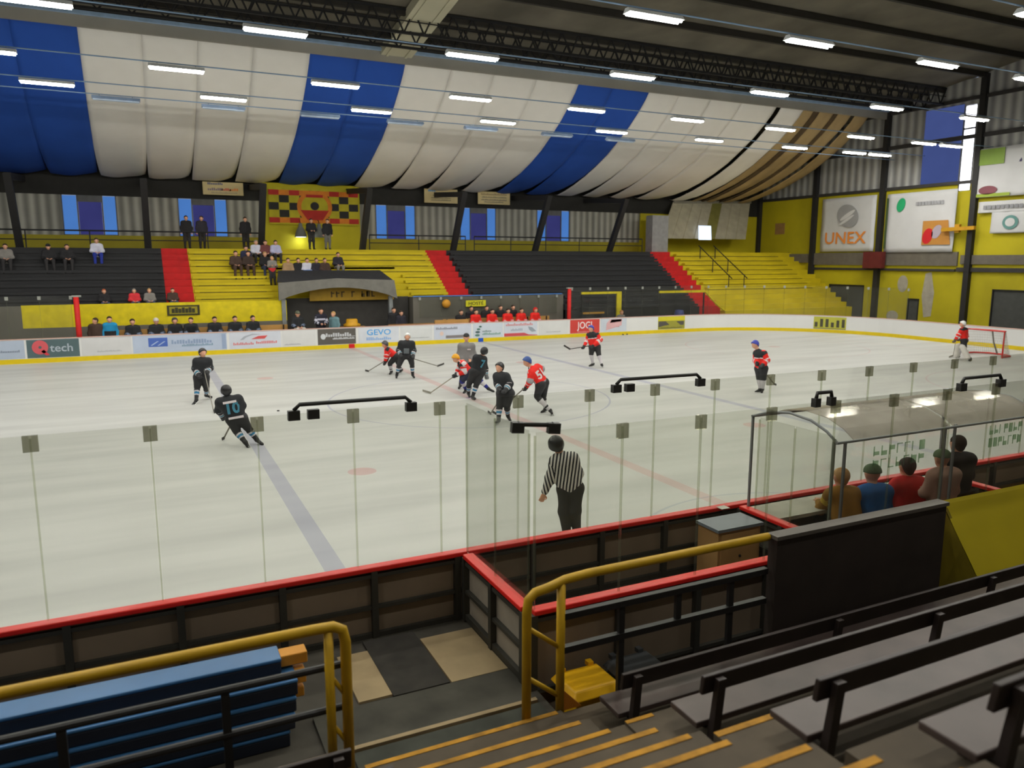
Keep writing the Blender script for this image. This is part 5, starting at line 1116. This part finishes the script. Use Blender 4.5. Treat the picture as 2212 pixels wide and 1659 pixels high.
# 5 referee in grey with black cap
J = pose((1001, 837), (0, -.1), dict(head=(1007.5, 729), neck=(1007.5, 739.5), shL=(1020, 746.5), shR=(995, 746.5), elL=(1024, 764, .08), elR=(991.5, 764, .08), haL=(1017, 776, -.12), haR=(999, 776, -.12), hipL=(1013, 783), hipR=(1002, 783), knL=(1014, 808, -.04), knR=(999, 808, -.04)), dict(anL=(1012, 830), anR=(995, 830), toL=(1014, 836), toR=(993, 836)))
def cap(t, d):
    c, u, f, l = d['c'], d['u'], d['f'], d['l']; blobmesh('cap', [(c+u*.05-f*.015, c+u*.045+f*.02, .108, .104, 'c'), (c+u*.055+f*.1, c+u*.05+f*.15, .03, .02, 'c')], [JBLK], t, .015, .02, cut=[(c+u*.03, -u)])
    p = lerp(d['hm'], d['sm'], .8)+d['front']*.16-d['lat']*.0; MB().bar(tuple(p+d['lat']*.03), tuple(p+d['lat']*.15), .01, .04, upv=tuple(d['ax'])).build('chest_badge', JWHT, t)
skater('man in a grey pullover and black cap standing behind the face off group', J, dict(jersey=lambda *a: 0, jm=[mat('grey_pullover', (128, 126, 126), .85)], pm=PBLK, long=1, bare=1, extra=cap, pad=.95, ppad=.8), .02)
# 6 orange helmet
J = pose((1006, 849), (-70, -.4), dict(head=(984.5, 774), neck=(991, 782), shL=(996, 784, .18), shR=(1000, 787, -.18), elL=(990, 799, .2), elR=(1003.5, 803, -.22), haL=(985, 809, .08), haR=(985.5, 811, -.12), hipL=(1013, 804, .14), hipR=(1015, 805.5, -.14), knL=(1037, 822, .1), knR=(998, 822, -.16)), dict(anL=(1053.5, 838, .1), anR=(1005.5, 839.5), toL=(1063, 845, .1), toR=(996.5, 847.5)))
def sock6(t): return 0 if t < .2 else (1 if t < .62 else 0)
def jers6(lab, t, s, w, fr):
    if lab == 'torso': return 1 if (fr > .03 and s > .8) else (2 if (fr > .0 and s > .68) or s < .1 else (2 if abs(w) > .55 and s > .8 else 0))
    return 2 if (lab[0] == 'u' and t > .55) else (0 if t < .7 else 2)
skater('player with an orange helmet lunging left in a red and white jersey', J, dict(KR, helm=HB['orange'], pm=PNAVY, sm=[SBLU, SWHT], sock=sock6, jersey=jers6), .016)
stick('long pale hockey stick reaching to the ice from the orange helmeted player', sp(J, 991, 806, .0), sp(J, 983, 813, -.1), onz(930, 848.5, .04), onz(913, 843.5, .06), mat('pale_stick_shaft', (158, 152, 136), .5), mat('pale_stick_blade', (146, 142, 128), .5))
# 7 black player behind, facing away right
J = pose((1027, 863), (165, -.1), dict(head=(1046, 759), neck=(1042.5, 769), shL=(1029, 772, -.1), shR=(1045, 775, .12), elL=(1023, 787, .1), elR=(1049, 797, .2), haL=(1029, 800, .3), haR=(1050.5, 811, .2), hipL=(1024, 803, -.06), hipR=(1040, 803, .08), knL=(1013, 829, .1), knR=(1029, 831, .0)), dict(anL=(1012, 848), anR=(1022, 853.5), toL=(1016, 856), toR=(1031, 862)))
skater('black clad player turned away right behind the orange helmeted lunge', J, dict(KB, number=('7', JTEAL, .34), gm=GLVG), .018, face=False)
# 8 black player right of the group
J = pose((1087, 913), (-40, -.25), dict(head=(1079, 793.5), neck=(1079.5, 804), shL=(1093, 812.5, -.08), shR=(1073, 812, .06), elL=(1102, 829, -.12), elR=(1074, 829, .02), haL=(1092, 843, -.3), haR=(1078.5, 841, -.2), hipL=(1101, 851, -.05), hipR=(1083, 851, .05), knL=(1095, 878, -.14), knR=(1079, 877, -.1)), dict(anL=(1097, 897), anR=(1077, 905), toL=(1101.5, 905), toR=(1069.5, 915.5)))
skater('black clad player gliding beside the blue helmeted red player', J, dict(KB), .016)
stick('hockey stick of the black player beside the blue helmeted red player', sp(J, 1096, 839, -.32), sp(J, 1090, 846, -.34), onz(1060, 893, .05), onz(1054, 889, .06))
# 9 red player with blue helmet, number 51
J = pose((1182, 893), (-75, -.15), dict(head=(1138.5, 781), neck=(1144, 793), shL=(1160, 793, .13), shR=(1147.5, 805, -.13), elL=(1170, 797, .25), elR=(1144.5, 824, -.22), haL=(1155, 813, .4), haR=(1136, 838, -.1), hipL=(1176, 827, .1), hipR=(1167.5, 832.5, -.1), knL=(1173, 858, .06), knR=(1160, 857, -.16)), dict(anL=(1178, 880), anR=(1187, 885), toL=(1170.5, 887), toR=(1193, 894)), chest=-140)
def jers9(lab, t, s, w, fr):
    if lab == 'torso': return 3 if s < .16 else (1 if fr > .03 else (2 if fr > .0 else 0))
    return 3 if (lab[0] == 'u' and t > .72) else (0 if not (lab[0] == 'f' and .4 < t < .5) else 2)
skater('blue helmeted red player with a white back number leaning on his stick', J, dict(KR, number=('51', JWHT, .34), jersey=jers9), .015)
stick('hockey stick held low by the red player with the white back number', sp(J, 1141, 831, -.2), sp(J, 1135, 843, -.22), onz(1071, 893, .04), onz(1062.5, 888, .06))
# 10 striped linesman near the boards
def jlines(lab, t, s, w, fr): return 0
def stripes():
    m = bpy.data.materials.new('black_white_stripes'); m.use_nodes = True; t = m.node_tree; b = t.nodes['Principled BSDF']
    return m, t, b
J = pose((1232, 1171), (195, -.42), dict(head=(1201, 960), neck=(1209, 979), shL=(1200, 995, -.02), shR=(1236, 989, .02), elL=(1188.5, 1032, -.02), elR=(1249, 1022, .1), haL=(1175.5, 1066, -.04), haR=(1240, 1044, .3), hipL=(1219, 1058), hipR=(1246, 1056), knL=(1218, 1106, -.03), knR=(1243, 1104, -.02)), dict(anL=(1224, 1150), anR=(1246, 1146), toL=(1222, 1171, .1), toR=(1245, 1167, .1)))
def line_mat(ang):
    m = bpy.data.materials.new('black_white_striped_jersey'); m.use_nodes = True; t = m.node_tree; b = t.nodes['Principled BSDF']; L = t.links
    tc = t.nodes.new('ShaderNodeTexCoord'); mp = t.nodes.new('ShaderNodeMapping'); mp.inputs['Rotation'].default_value = ang; L.new(tc.outputs['Object'], mp.inputs[0])
    sp_ = t.nodes.new('ShaderNodeSeparateXYZ'); L.new(mp.outputs[0], sp_.inputs[0])
    no = t.nodes.new('ShaderNodeTexNoise'); no.inputs['Scale'].default_value = 6; L.new(tc.outputs['Object'], no.inputs['Vector'])
    m0 = t.nodes.new('ShaderNodeMath'); m0.operation = 'MULTIPLY_ADD'; m0.inputs[1].default_value = .012; L.new(no.outputs['Fac'], m0.inputs[0]); L.new(sp_.outputs[0], m0.inputs[2])
    m1 = t.nodes.new('ShaderNodeMath'); m1.operation = 'MULTIPLY'; m1.inputs[1].default_value = 2*PI/.052; L.new(m0.outputs[0], m1.inputs[0])
    m2 = t.nodes.new('ShaderNodeMath'); m2.operation = 'SINE'; L.new(m1.outputs[0], m2.inputs[0])
    rp = t.nodes.new('ShaderNodeValToRGB'); rp.color_ramp.interpolation = 'CONSTANT'; rp.color_ramp.elements[0].color = (*lin((34, 34, 40)), 1); rp.color_ramp.elements[1].position = .48; rp.color_ramp.elements[1].color = (*lin((214, 210, 206)), 1)
    mr = t.nodes.new('ShaderNodeMapRange'); mr.inputs[1].default_value = -1; mr.inputs[2].default_value = 1; L.new(m2.outputs[0], mr.inputs[0]); L.new(mr.outputs[0], rp.inputs[0]); L.new(rp.outputs[0], b.inputs['Base Color']); b.inputs['Roughness'].default_value = .8
    return m
# stripes run along the trunk: rotate world so that x goes across the shoulders, tilted with the spine
ya = math.atan2(J['rr'][1], J['rr'][0])
tt_ = thing
def lines_extra(t, d):
    c, u, f, l = d['c'], d['u'], d['f'], d['l']
    for sg in (1, -1):
        p = c+l*.105*sg-u*.01; MB().bar(tuple(p-f*.06), tuple(p+f*.02), .02, .02, upv=tuple(u)).build('helmet_strip', JGRY, t)
skater('striped linesman in black helmet standing by the near boards with his back turned', J, dict(jersey=lambda lab, t, s, w, fr: 1 if lab == 'uL' and t > .15 or lab == 'fL' else 0, jm=[line_mat((0, -.13, -ya)), line_mat((0, .30, -ya))], pm=mat('charcoal_trousers', (52, 50, 48), .8), long=1, bare=1, helm=HB['black'], extra=lines_extra, pad=.92, ppad=.82, bres=.0085), .012)
# 11 far red player, stick out left
J = pose((1287, 792), (-35, -.1), dict(head=(1276.8, 710), neck=(1278.5, 718), shL=(1289, 722.5, -.05), shR=(1272.5, 722.5, .05), elL=(1297.5, 734, -.1), elR=(1267.5, 735.5, .05), haL=(1280, 748, -.3), haR=(1261, 749.5, -.2), hipL=(1290.5, 750), hipR=(1279, 750), knL=(1294, 768, -.1), knR=(1277, 766, -.1)), dict(anL=(1299.5, 786.5), anR=(1280.5, 784), toL=(1303, 793), toR=(1272, 788.5)))
skater('red player with royal blue helmet before the red board banner, stick held out left', J, dict(KR, helm=HB['royal'], sock=sock_white), .022)
stick('dark hockey stick held out level by the far red player', sp(J, 1282, 746, -.35), sp(J, 1260, 751, -.25), sp(J, 1231, 754, -.3), sp(J, 1218, 746, -.3), STICKB, STICKB)
# 12 red player at the right
J = pose((1644, 848), (-60, -.2), dict(head=(1631, 744), neck=(1635.5, 755), shL=(1650, 763, -.14), shR=(1634, 762, .1), elL=(1657.5, 778, -.18), elR=(1632, 779, .05), haL=(1647, 789, -.3), haR=(1636, 785, -.2), hipL=(1650, 797, -.1), hipR=(1639, 797, .1), knL=(1649, 820, -.14), knR=(1640, 819, .0)), dict(anL=(1647.5, 838.5), anR=(1642, 838), toL=(1645, 846), toR=(1637, 843)))
skater('red player with royal blue helmet standing alone on the right of the ice', J, dict(KR, helm=HB['royal'], sock=sock_white), .02)
stick('hockey stick slanting down behind the lone red player on the right', sp(J, 1633, 781, -.35), sp(J, 1647, 792, -.38), onz(1672, 829, .04), onz(1677, 831, .04), mat('pale_stick_shaft', (158, 152, 136)))
# 13 goalkeeper
J = pose((2081, 778), (-75, -.1), dict(head=(2079.5, 700), neck=(2080, 708.5), shL=(2085, 712, .2), shR=(2078, 712.5, -.2), elL=(2088, 726, .3), elR=(2070, 724, -.3), haL=(2074, 733, .3), haR=(2063, 735, -.3), hipL=(2084, 736, .16), hipR=(2082, 737, -.16), knL=(2075, 753, .2), knR=(2083, 755, -.2)), dict(anL=(2071, 768), anR=(2095, 773), toL=(2061, 770), toR=(2091, 778)))
def goalie(t, d):
    J = d['J']
    for s in 'LR':
        fr = J['chest']; blobmesh('leg_pad', [(J['kn'+s]+fr*.08+V(0, 0, .12), J['an'+s]+fr*.08, .13, .12, 'p')], [mat('white_goalie_pad', (208, 204, 196), .6)], t, .03, .03)
skater('goalkeeper in red with white mask and pads before the goal', J, dict(KR, helm=HB['white'], sock=sock_white, gm=mat('brown_goalie_glove', (96, 84, 74), .6), extra=goalie), .026)
stick('goalkeeper stick resting on the ice left of the goal', sp(J, 2066, 728, -.35), sp(J, 2063, 738, -.35), onz(2059, 768, .06), onz(2050, 771, .05), mat('pale_stick_shaft', (158, 152, 136)), mat('pale_stick_blade', (146, 142, 128)))
# ================================================================== SPECTATORS, BENCHES, BOOTH
HAIRB = mat('dark_brown_hair', (52, 38, 30), .7); HAIRG = mat('grey_hair', (140, 132, 122), .7); HAIRBL = mat('blond_hair', (190, 150, 96), .7); SHOE = mat('dark_shoe', (34, 32, 32), .6); JEANS = mat('blue_jeans', (58, 66, 92), .8)
def cloth(rgb): return mat('cloth_%d_%d_%d' % rgb, rgb, .85, var=.1, scale=5)
CR = random.Random(11)
def fan(label, loc, f, pose_, coat, legs=JEANS, hair=HAIRB, hat=None, helm=None, h=.03, s=1.0, lean=0.0, arms='lap', group=None, turn=0.0, stripe=None):
    """loc: seat contact (sit) or floor contact (stand); f: facing direction"""
    loc = V(*loc); f = unit(V(f[0], f[1], 0)); r = V(f[1], -f[0], 0); U_ = V(0, 0, 1); t = thing('person', label, 'person', tuple(loc), 0, group)
    P = lambda a, b, c: loc+s*(r*a+f*b+U_*c)
    j = lambda v: v+CR.uniform(-.02, .02)
    sit = pose_ == 'sit'; hz = .10 if sit else .93; sh = hz+.46; b = lean
    sf = b*.46
    nk = P(0, sf+.02, sh+.06); hd = P(0, sf+.06, sh+.235)
    SL, SR = P(-.19, sf, sh), P(.19, sf, sh); HL, HR = P(-.1, 0, hz), P(.1, 0, hz)
    if sit:
        KL, KR = P(-.15, .42, hz+.04), P(.14, .42, hz+.04); AL, AR = P(j(-.15), .46, -.40), P(j(.15), .44, -.40); TL, TR = AL+s*f*.17-U_*.035*s, AR+s*f*.17-U_*.035*s
    else:
        KL, KR = P(-.11, .03, .49), P(.11, .02, .49); AL, AR = P(j(-.12), 0, .085), P(j(.12), .02, .085); TL, TR = AL+s*f*.17-U_*.045*s, AR+s*f*.17-U_*.045*s
    if arms == 'lap': EL, ER, WL, WR = P(-.27, sf+.06, sh-.27), P(.27, sf+.06, sh-.27), P(-.1, sf*.5+.30, hz+.13), P(.1, sf*.5+.28, hz+.14)
    elif arms == 'down': EL, ER, WL, WR = P(-.26, sf*.6-.02, sh-.28), P(.26, sf*.6-.02, sh-.28), P(-.26, sf*.3+.06, sh-.52), P(.26, sf*.3+.06, sh-.52)
    elif arms == 'front': EL, ER, WL, WR = P(-.25, sf+.12, sh-.24), P(.25, sf+.12, sh-.24), P(-.12, sf+.36, sh-.2), P(.12, sf+.36, sh-.2)
    else: EL, ER, WL, WR = P(-.27, sf+.02, sh-.26), P(.28, sf+.1, sh-.2), P(-.2, .1, hz+.02), P(.12, sf+.26, sh+.05)
    hf = unit(f*math.cos(turn)+r*math.sin(turn)-U_*.1); u = unit(U_+hf*.1); hf = unit(hf-u*(hf@u)); l = np.cross(u, hf)
    body = head_caps(hd, u, hf, l, s)+[(hd-u*.07*s, lerp(nk, hd, -.1), .052*s, .058*s, 'neck'), (lerp(SL, SR, .5), lerp(HL, HR, .5), .10*s, .11*s, 't'), (SL, SR, .05*s, .05*s, 't')]
    for a, e, w in ((SL, EL, WL), (SR, ER, WR)): body += [(a, e, .042*s, .038*s, 'a'), (e, w, .036*s, .028*s, 'a')]+hand_caps(w, w-e, -U_ if sit else f, s)
    for a, k_, n in ((HL, KL, AL), (HR, KR, AR)): body += [(a, k_, .07*s, .05*s, 'l'), (k_, n, .048*s, .035*s, 'l')]
    blobmesh('body', body, [SKIN], t, h*.8, .014)
    jc = [(SL, SR, .085*s, .085*s, 't'), (lerp(SL, SR, .22), HL, .115*s, .12*s, 't'), (lerp(SR, SL, .22), HR, .115*s, .12*s, 't'), (lerp(SL, SR, .5)+f*.03*s, lerp(HL, HR, .5)+f*.03*s, .12*s, .13*s, 't')]
    for a, e, w in ((SL, EL, WL), (SR, ER, WR)): jc += [(a, e, .075*s, .064*s, 'u'), (e, lerp(e, w, .9), .062*s, .05*s, 'f')]
    ms = coat if isinstance(coat, list) else [coat]
    blobmesh('jacket', jc, ms, t, h, .025, (lambda lab, tt, p: stripe(lab, tt, (p-loc)@U_/s-hz)) if stripe else None)
    pc = [(HL, HR, .115*s, .115*s, 'p')]
    for a, k_, n in ((HL, KL, AL), (HR, KR, AR)): pc += [(a, k_, .105*s, .08*s, 'p'), (k_, lerp(k_, n, .92), .078*s, .062*s, 'p')]
    blobmesh('trousers', pc, [legs], t, h, .022)
    for a, b_ in ((AL, TL), (AR, TR)): blobmesh('shoe', [(a+U_*.0, a-U_*.03*s, .05*s, .05*s, 's'), (a-f*.03*s-U_*.035*s, b_, .046*s, .04*s, 's')], [SHOE], t, h*.8, .014)
    if helm is not None: helmet(t, hd, u, hf, l, helm, h*.6, s)
    elif hat is not None: blobmesh('cap', [(hd+u*.045*s-hf*.015*s, hd+u*.04*s+hf*.02*s, .11*s, .105*s, 'c'), (hd+u*.05*s+hf*.09*s, hd+u*.045*s+hf*.14*s, .035*s, .02*s, 'c')], [hat], t, h*.6, .02, cut=[(hd+u*.025*s, -u)])
    else: blobmesh('hair', [(hd+u*.04*s-hf*.02*s, hd+u*.035*s+hf*.01*s, .102*s, .096*s, 'c'), (hd-hf*.045*s-u*.01*s, hd-hf*.045*s-u*.05*s, .075*s, .06*s, 'c')], [hair], t, h*.6, .018, cut=[(hd+hf*.05*s+u*.035*s, unit(hf*.8-u*.6))])
    return t
RINK = (0.12, -1)
def X_(px, py, Y): return ony(px, py, Y)[0]
DK = cloth((36, 35, 38)); DKB = cloth((44, 42, 52)); BRN = cloth((72, 54, 46)); WHT = cloth((206, 206, 222)); LIL = cloth((182, 182, 214)); MAR = cloth((110, 62, 62)); GRY = cloth((128, 124, 120)); BEI = cloth((170, 140, 106)); REDC = cloth((208, 52, 60)); BLUC = cloth((40, 104, 176)); TEALC = cloth((34, 140, 190)); PINK = cloth((170, 136, 122)); TROU = cloth((48, 46, 48)); WHTR = cloth((204, 200, 192)); OLV = cloth((104, 96, 70))
FG = 'spectators on the far stand'
def seat(i): return Y0+DY*i+.1, Z0+DZ*i+.175
def onrow(px, i, lab, coat, **k): y, z = seat(i); py = 600; return fan(lab, (X_(px, py, y), y, z), RINK, 'sit', coat, group=FG, h=.036, **k)
def onwalk(px, lab, coat, **k): return fan(lab, (X_(px, 500, 22.95), 22.95, 4.99), k.pop('f', RINK), 'stand', coat, group=FG, h=.036, arms=k.pop('arms', 'down'), **k)
onwalk(403, 'dark clad person standing before the left window pair, left of two', DK, legs=TROU)
onwalk(436, 'dark clad person standing before the left window pair, right of two', DKB, legs=TROU, turn=.4)
onwalk(530, 'dark clad person standing by the column left of the yellow wall panel', DK, legs=TROU, hair=HAIRB)
onwalk(672, 'dark clad person standing under the chequered banner by the bright bell lamp', DK, legs=TROU, arms='lap')
onwalk(707, 'dark clad person with light trousers standing under the right part of the chequered banner', DK, legs=cloth((110, 108, 104)), turn=.5)
onrow(556, 6, 'person in a pale jacket seated high up left of the yellow panel', WHT, legs=TROU, hair=HAIRG)
onrow(576, 6, 'person in a maroon top seated between two pale jackets high on the yellow block', MAR, legs=TROU)
onrow(598, 6, 'person in a lilac white shirt, right of three seated high on the yellow block', LIL, legs=TROU)
onrow(534, 5, 'person in a dark blue jacket seated left of the high pale jackets', cloth((44, 48, 76)), legs=TROU)
onrow(511, 4, 'brown clad person seated at the left of the yellow block, left of two', BRN, legs=BRN, s=1.05)
onrow(538, 4, 'brown clad person seated at the left of the yellow block, right of two', cloth((62, 48, 42)), legs=BRN, s=1.05)
onrow(574, 4, 'blond person in a dark coat seated behind the standing girl', DK, hair=HAIRBL)
y_, z_ = Y0+DY*2+.25, Z0+DZ*2
fan('girl in a grey top with a red waist band standing on the yellow block', (X_(588, 590, y_), y_-.05, z_), RINK, 'stand', [GRY, REDC], legs=TROU, hair=HAIRBL, group=FG, h=.034, s=.86, arms='front', stripe=lambda l, t, z: 1 if l == 't' and z < .12 else 0)
onrow(622, 3, 'person in a beige coat leaning back beside the standing girl', BEI, legs=BEI, lean=.2)
onrow(645, 3, 'dark clad person seated behind the black tunnel roof, first from the left', DK)
onrow(664, 3, 'person in a white and blue jacket seated behind the black tunnel roof', [WHT, cloth((96, 130, 190))], stripe=lambda l, t, z: 1 if z < .2 else 0)
onrow(684, 3, 'dark clad person seated behind the black tunnel roof right of the white jacket', DKB)
onrow(702, 3, 'person in a dark brown coat seated behind the right part of the tunnel roof', BRN)
onrow(731, 4, 'person in a dark jacket and grey trousers sitting alone above the tunnel roof', DKB, legs=GRY)
fan('child in a bright red jacket seated above the yellow wall', (X_(289, 625, 17.98), 17.98, 2.275), RINK, 'sit', REDC, group=FG, h=.034, s=.84, hair=HAIRG)
fan('blond child in a grey jacket seated right of the red jacket', (X_(322, 625, 17.98), 17.98, 2.275), RINK, 'sit', GRY, group=FG, h=.034, s=.84, hair=HAIRBL)
fan('child in a dark brown coat seated by the left red aisle', (X_(372, 625, 17.98), 17.98, 2.275), RINK, 'sit', BRN, group=FG, h=.034, s=.84)
fan('red haired child in a dark coat seated left of the red jacket', (X_(224, 625, 17.98), 17.98, 2.275), RINK, 'sit', DK, group=FG, h=.034, s=.84, hair=cloth((170, 84, 50)))
onrow(214, 6, 'person in a white jacket and blue trousers high on the left black block', WHT, legs=cloth((40, 56, 150)), lean=.3)
onrow(150, 5, 'dark clad person high on the left black block, right of two', DK, legs=TROU)
onrow(110, 5, 'dark clad person high on the left black block, left of two', DK, legs=TROU, hat=DK)
onrow(18, 5, 'person in a grey jacket at the left picture edge of the black block', GRY, legs=TROU)

# dark team on the far bench
BG = 'dark team on the far bench'
def bstripe(l, t, z): return 1 if l == 'f' and .3 < t < .75 else 0
SH = [JBLK, cloth((110, 124, 150))]
def bench(px, lab, hat=None, helm=None, hair=HAIRB, coat=None, yb=16.68, zb=.685, **k):
    return fan(lab, (X_(px, 700, yb), yb, zb+k.pop('dz', .0)), RINK, 'sit', coat or SH, legs=k.pop('legs', PBLK), hair=hair, hat=hat, helm=helm, group=k.pop('group', BG), h=.03, stripe=bstripe if coat is None else k.pop('stripe', None), s=1.12, **k)
bench(286, 'dark jersey player on the far bench, leftmost seated one', hair=HAIRB)
bench(337, 'dark jersey player on the far bench wearing a white cap', hat=mat('white_cap', (214, 206, 200), .7))
bench(377, 'dark jersey player on the far bench wearing a grey helmet', helm=HB['grey'], lean=.15)
bench(411, 'dark jersey player on the far bench, right of the grey helmet', lean=.25, turn=.4)
bench(463, 'dark jersey player on the far bench, third from the right', lean=.1)
bench(507, 'dark jersey player on the far bench, second from the right', lean=.05)
bench(546, 'dark jersey player on the far bench, rightmost under the yellow wall', turn=-.3)
bench(643, 'goalkeeper with cream leg pads seated beside the yellow wall', hat=cloth((96, 100, 84)), legs=mat('white_goalie_pad', (208, 204, 196), .6), dz=.15)
def standf(px, Y, lab, coat, **k): return fan(lab, (X_(px, 690, Y), Y, -.02), k.pop('f', RINK), 'stand', coat, h=.03, arms=k.pop('arms', 'down'), **k)
standf(205, 16.35, 'person in a dark brown coat standing at the left end of the dark team bench', BRN, legs=TROU, s=1.06, turn=1.2)
standf(236, 16.4, 'coach in a teal and black jacket standing at the left end of the far bench', [TEALC, DK], legs=TROU, s=1.08, stripe=lambda l, t, z: 1 if l == 't' and z < .22 else 0)
standf(693, 16.9, 'official in a navy jersey with white bands standing in the tunnel mouth', [cloth((38, 38, 52)), WHT], legs=TROU, s=1.14, arms='lap', stripe=lambda l, t, z: 1 if (l in 'uf' and (.45 < t < .8)) or (l == 't' and .3 < z < .36) else 0)
standf(722, 16.4, 'person in a grey blue coat standing right of the navy official', cloth((104, 138, 146)), legs=cloth((84, 112, 136)), hair=HAIRBL, s=1.05, f=(-.8, -.6))
standf(850, 17.0, 'dark clad man standing at the right side of the tunnel', DK, legs=TROU, s=1.1)
standf(866, 16.9, 'dark clad person standing right beside the man at the tunnel side', DKB, legs=TROU, s=1.0)
# red team on the far bench
RG = 'red team on the far bench'
def rstripe(l, t, z): return 1 if (l == 'f') or z < .12 else 0
RJ = [JRED, cloth((206, 150, 156))]
YR, ZR = 16.58, .685
for px, lab, hl in ((1026, 'red jersey player on the far bench, leftmost', None), (1061, 'red jersey player on the far bench, second from the left', None), (1095, 'red jersey player on the far bench, middle one of five', None), (1124, 'red jersey player on the far bench, second from the right', None), (1154, 'red jersey player on the far bench wearing a red helmet', mat('red_helmet', (214, 40, 36), .4))):
    bench(px, lab, coat=RJ, stripe=rstripe, helm=hl, group=RG, legs=cloth((60, 58, 74)), yb=YR, zb=ZR, lean=.12)
for px, lab in ((1017, 'dark clad coach behind the red bench, leftmost of four'), (1050, 'dark clad coach behind the red bench, second of four'), (1080, 'dark clad coach behind the red bench, third of four'), (1107, 'dark clad coach behind the red bench, rightmost of four')):
    standf(px, 17.06, lab, DK, legs=TROU, s=1.08, group='coaches behind the red bench')
bench(995, 'dark clad man seated left of the red team behind the pine counter', coat=DK, yb=YR, zb=ZR, legs=TROU)
p = ony(1338, 668, 16.2); fan('crouching person in grey behind the boards by the yellow pipe barrier', (p[0], 16.25, .48), RINK, 'sit', GRY, legs=TROU, hair=cloth((190, 130, 80)), h=.03, s=1.05, lean=.4)
one('stool', MB().box((p[0]-.2, 16.1, .44), (p[0]+.2, 16.45, .48)).box((p[0]-.18, 16.12, -.02), (p[0]-.14, 16.43, .44)).box((p[0]+.14, 16.12, -.02), (p[0]+.18, 16.43, .44)), WOOD, 'small stool under the crouching grey person', 'stool')
p = ony(1467, 674, 16.2); one('water_barrel', MB().lathe([(0, 0), (.3, 0), (.34, .5), (.3, 1.2), (.25, 1.35), (0, 1.38)], 18, (p[0], 16.2, -.02)), mat('blue_barrel_plastic', (62, 72, 130), .5), 'blue barrel behind the boards at the foot of the right red aisle', 'barrel', smooth=True)

# people in the timekeepers' booth, backs to the camera
YB_ = -15.62
def booth(px, lab, coat, **k):
    return fan(lab, (X_(px, 1060, YB_), YB_, .675), k.pop('f', (.25, 1)), 'sit', coat, legs=TROU, h=.017, **k)
booth(1842, 'person in a mustard brown jacket seated in the booth holding papers', [cloth((150, 110, 44)), cloth((196, 168, 60))], hair=HAIRBL, lean=.45, arms='front', stripe=lambda l, t, z: 1 if l == 'u' and t < .5 else 0)
booth(1896, 'person in a blue jacket with a green cap seated in the booth', BLUC, hat=cloth((88, 112, 84)), lean=.15, s=1.02)
booth(1972, 'person in a red jacket seated in the booth', cloth((196, 26, 30)), hair=HAIRB, lean=.2, s=1.04)
fan('person in a pinkish grey coat and green hat standing in the booth', (X_(2036, 1060, -16.02), -16.02, .225), (.2, 1), 'stand', PINK, legs=PINK, hat=cloth((104, 128, 98)), h=.017, arms='lap', s=.93)
fan('person in a black coat standing in front of the pinkish coat in the booth', (X_(2066, 1060, -15.72), -15.72, .225), (.2, 1), 'stand', DK, legs=TROU, hair=HAIRB, h=.017, arms='lap', s=.97)
p = ony(1838, 1072, -15.2); one('paper_sheet', MB().box((p[0]-.12, -15.3, 1.032), (p[0]+.12, -15.1, 1.037)), mat('white_paper', (215, 212, 200)), 'white paper sheet on the booth table before the mustard jacket', 'paper')
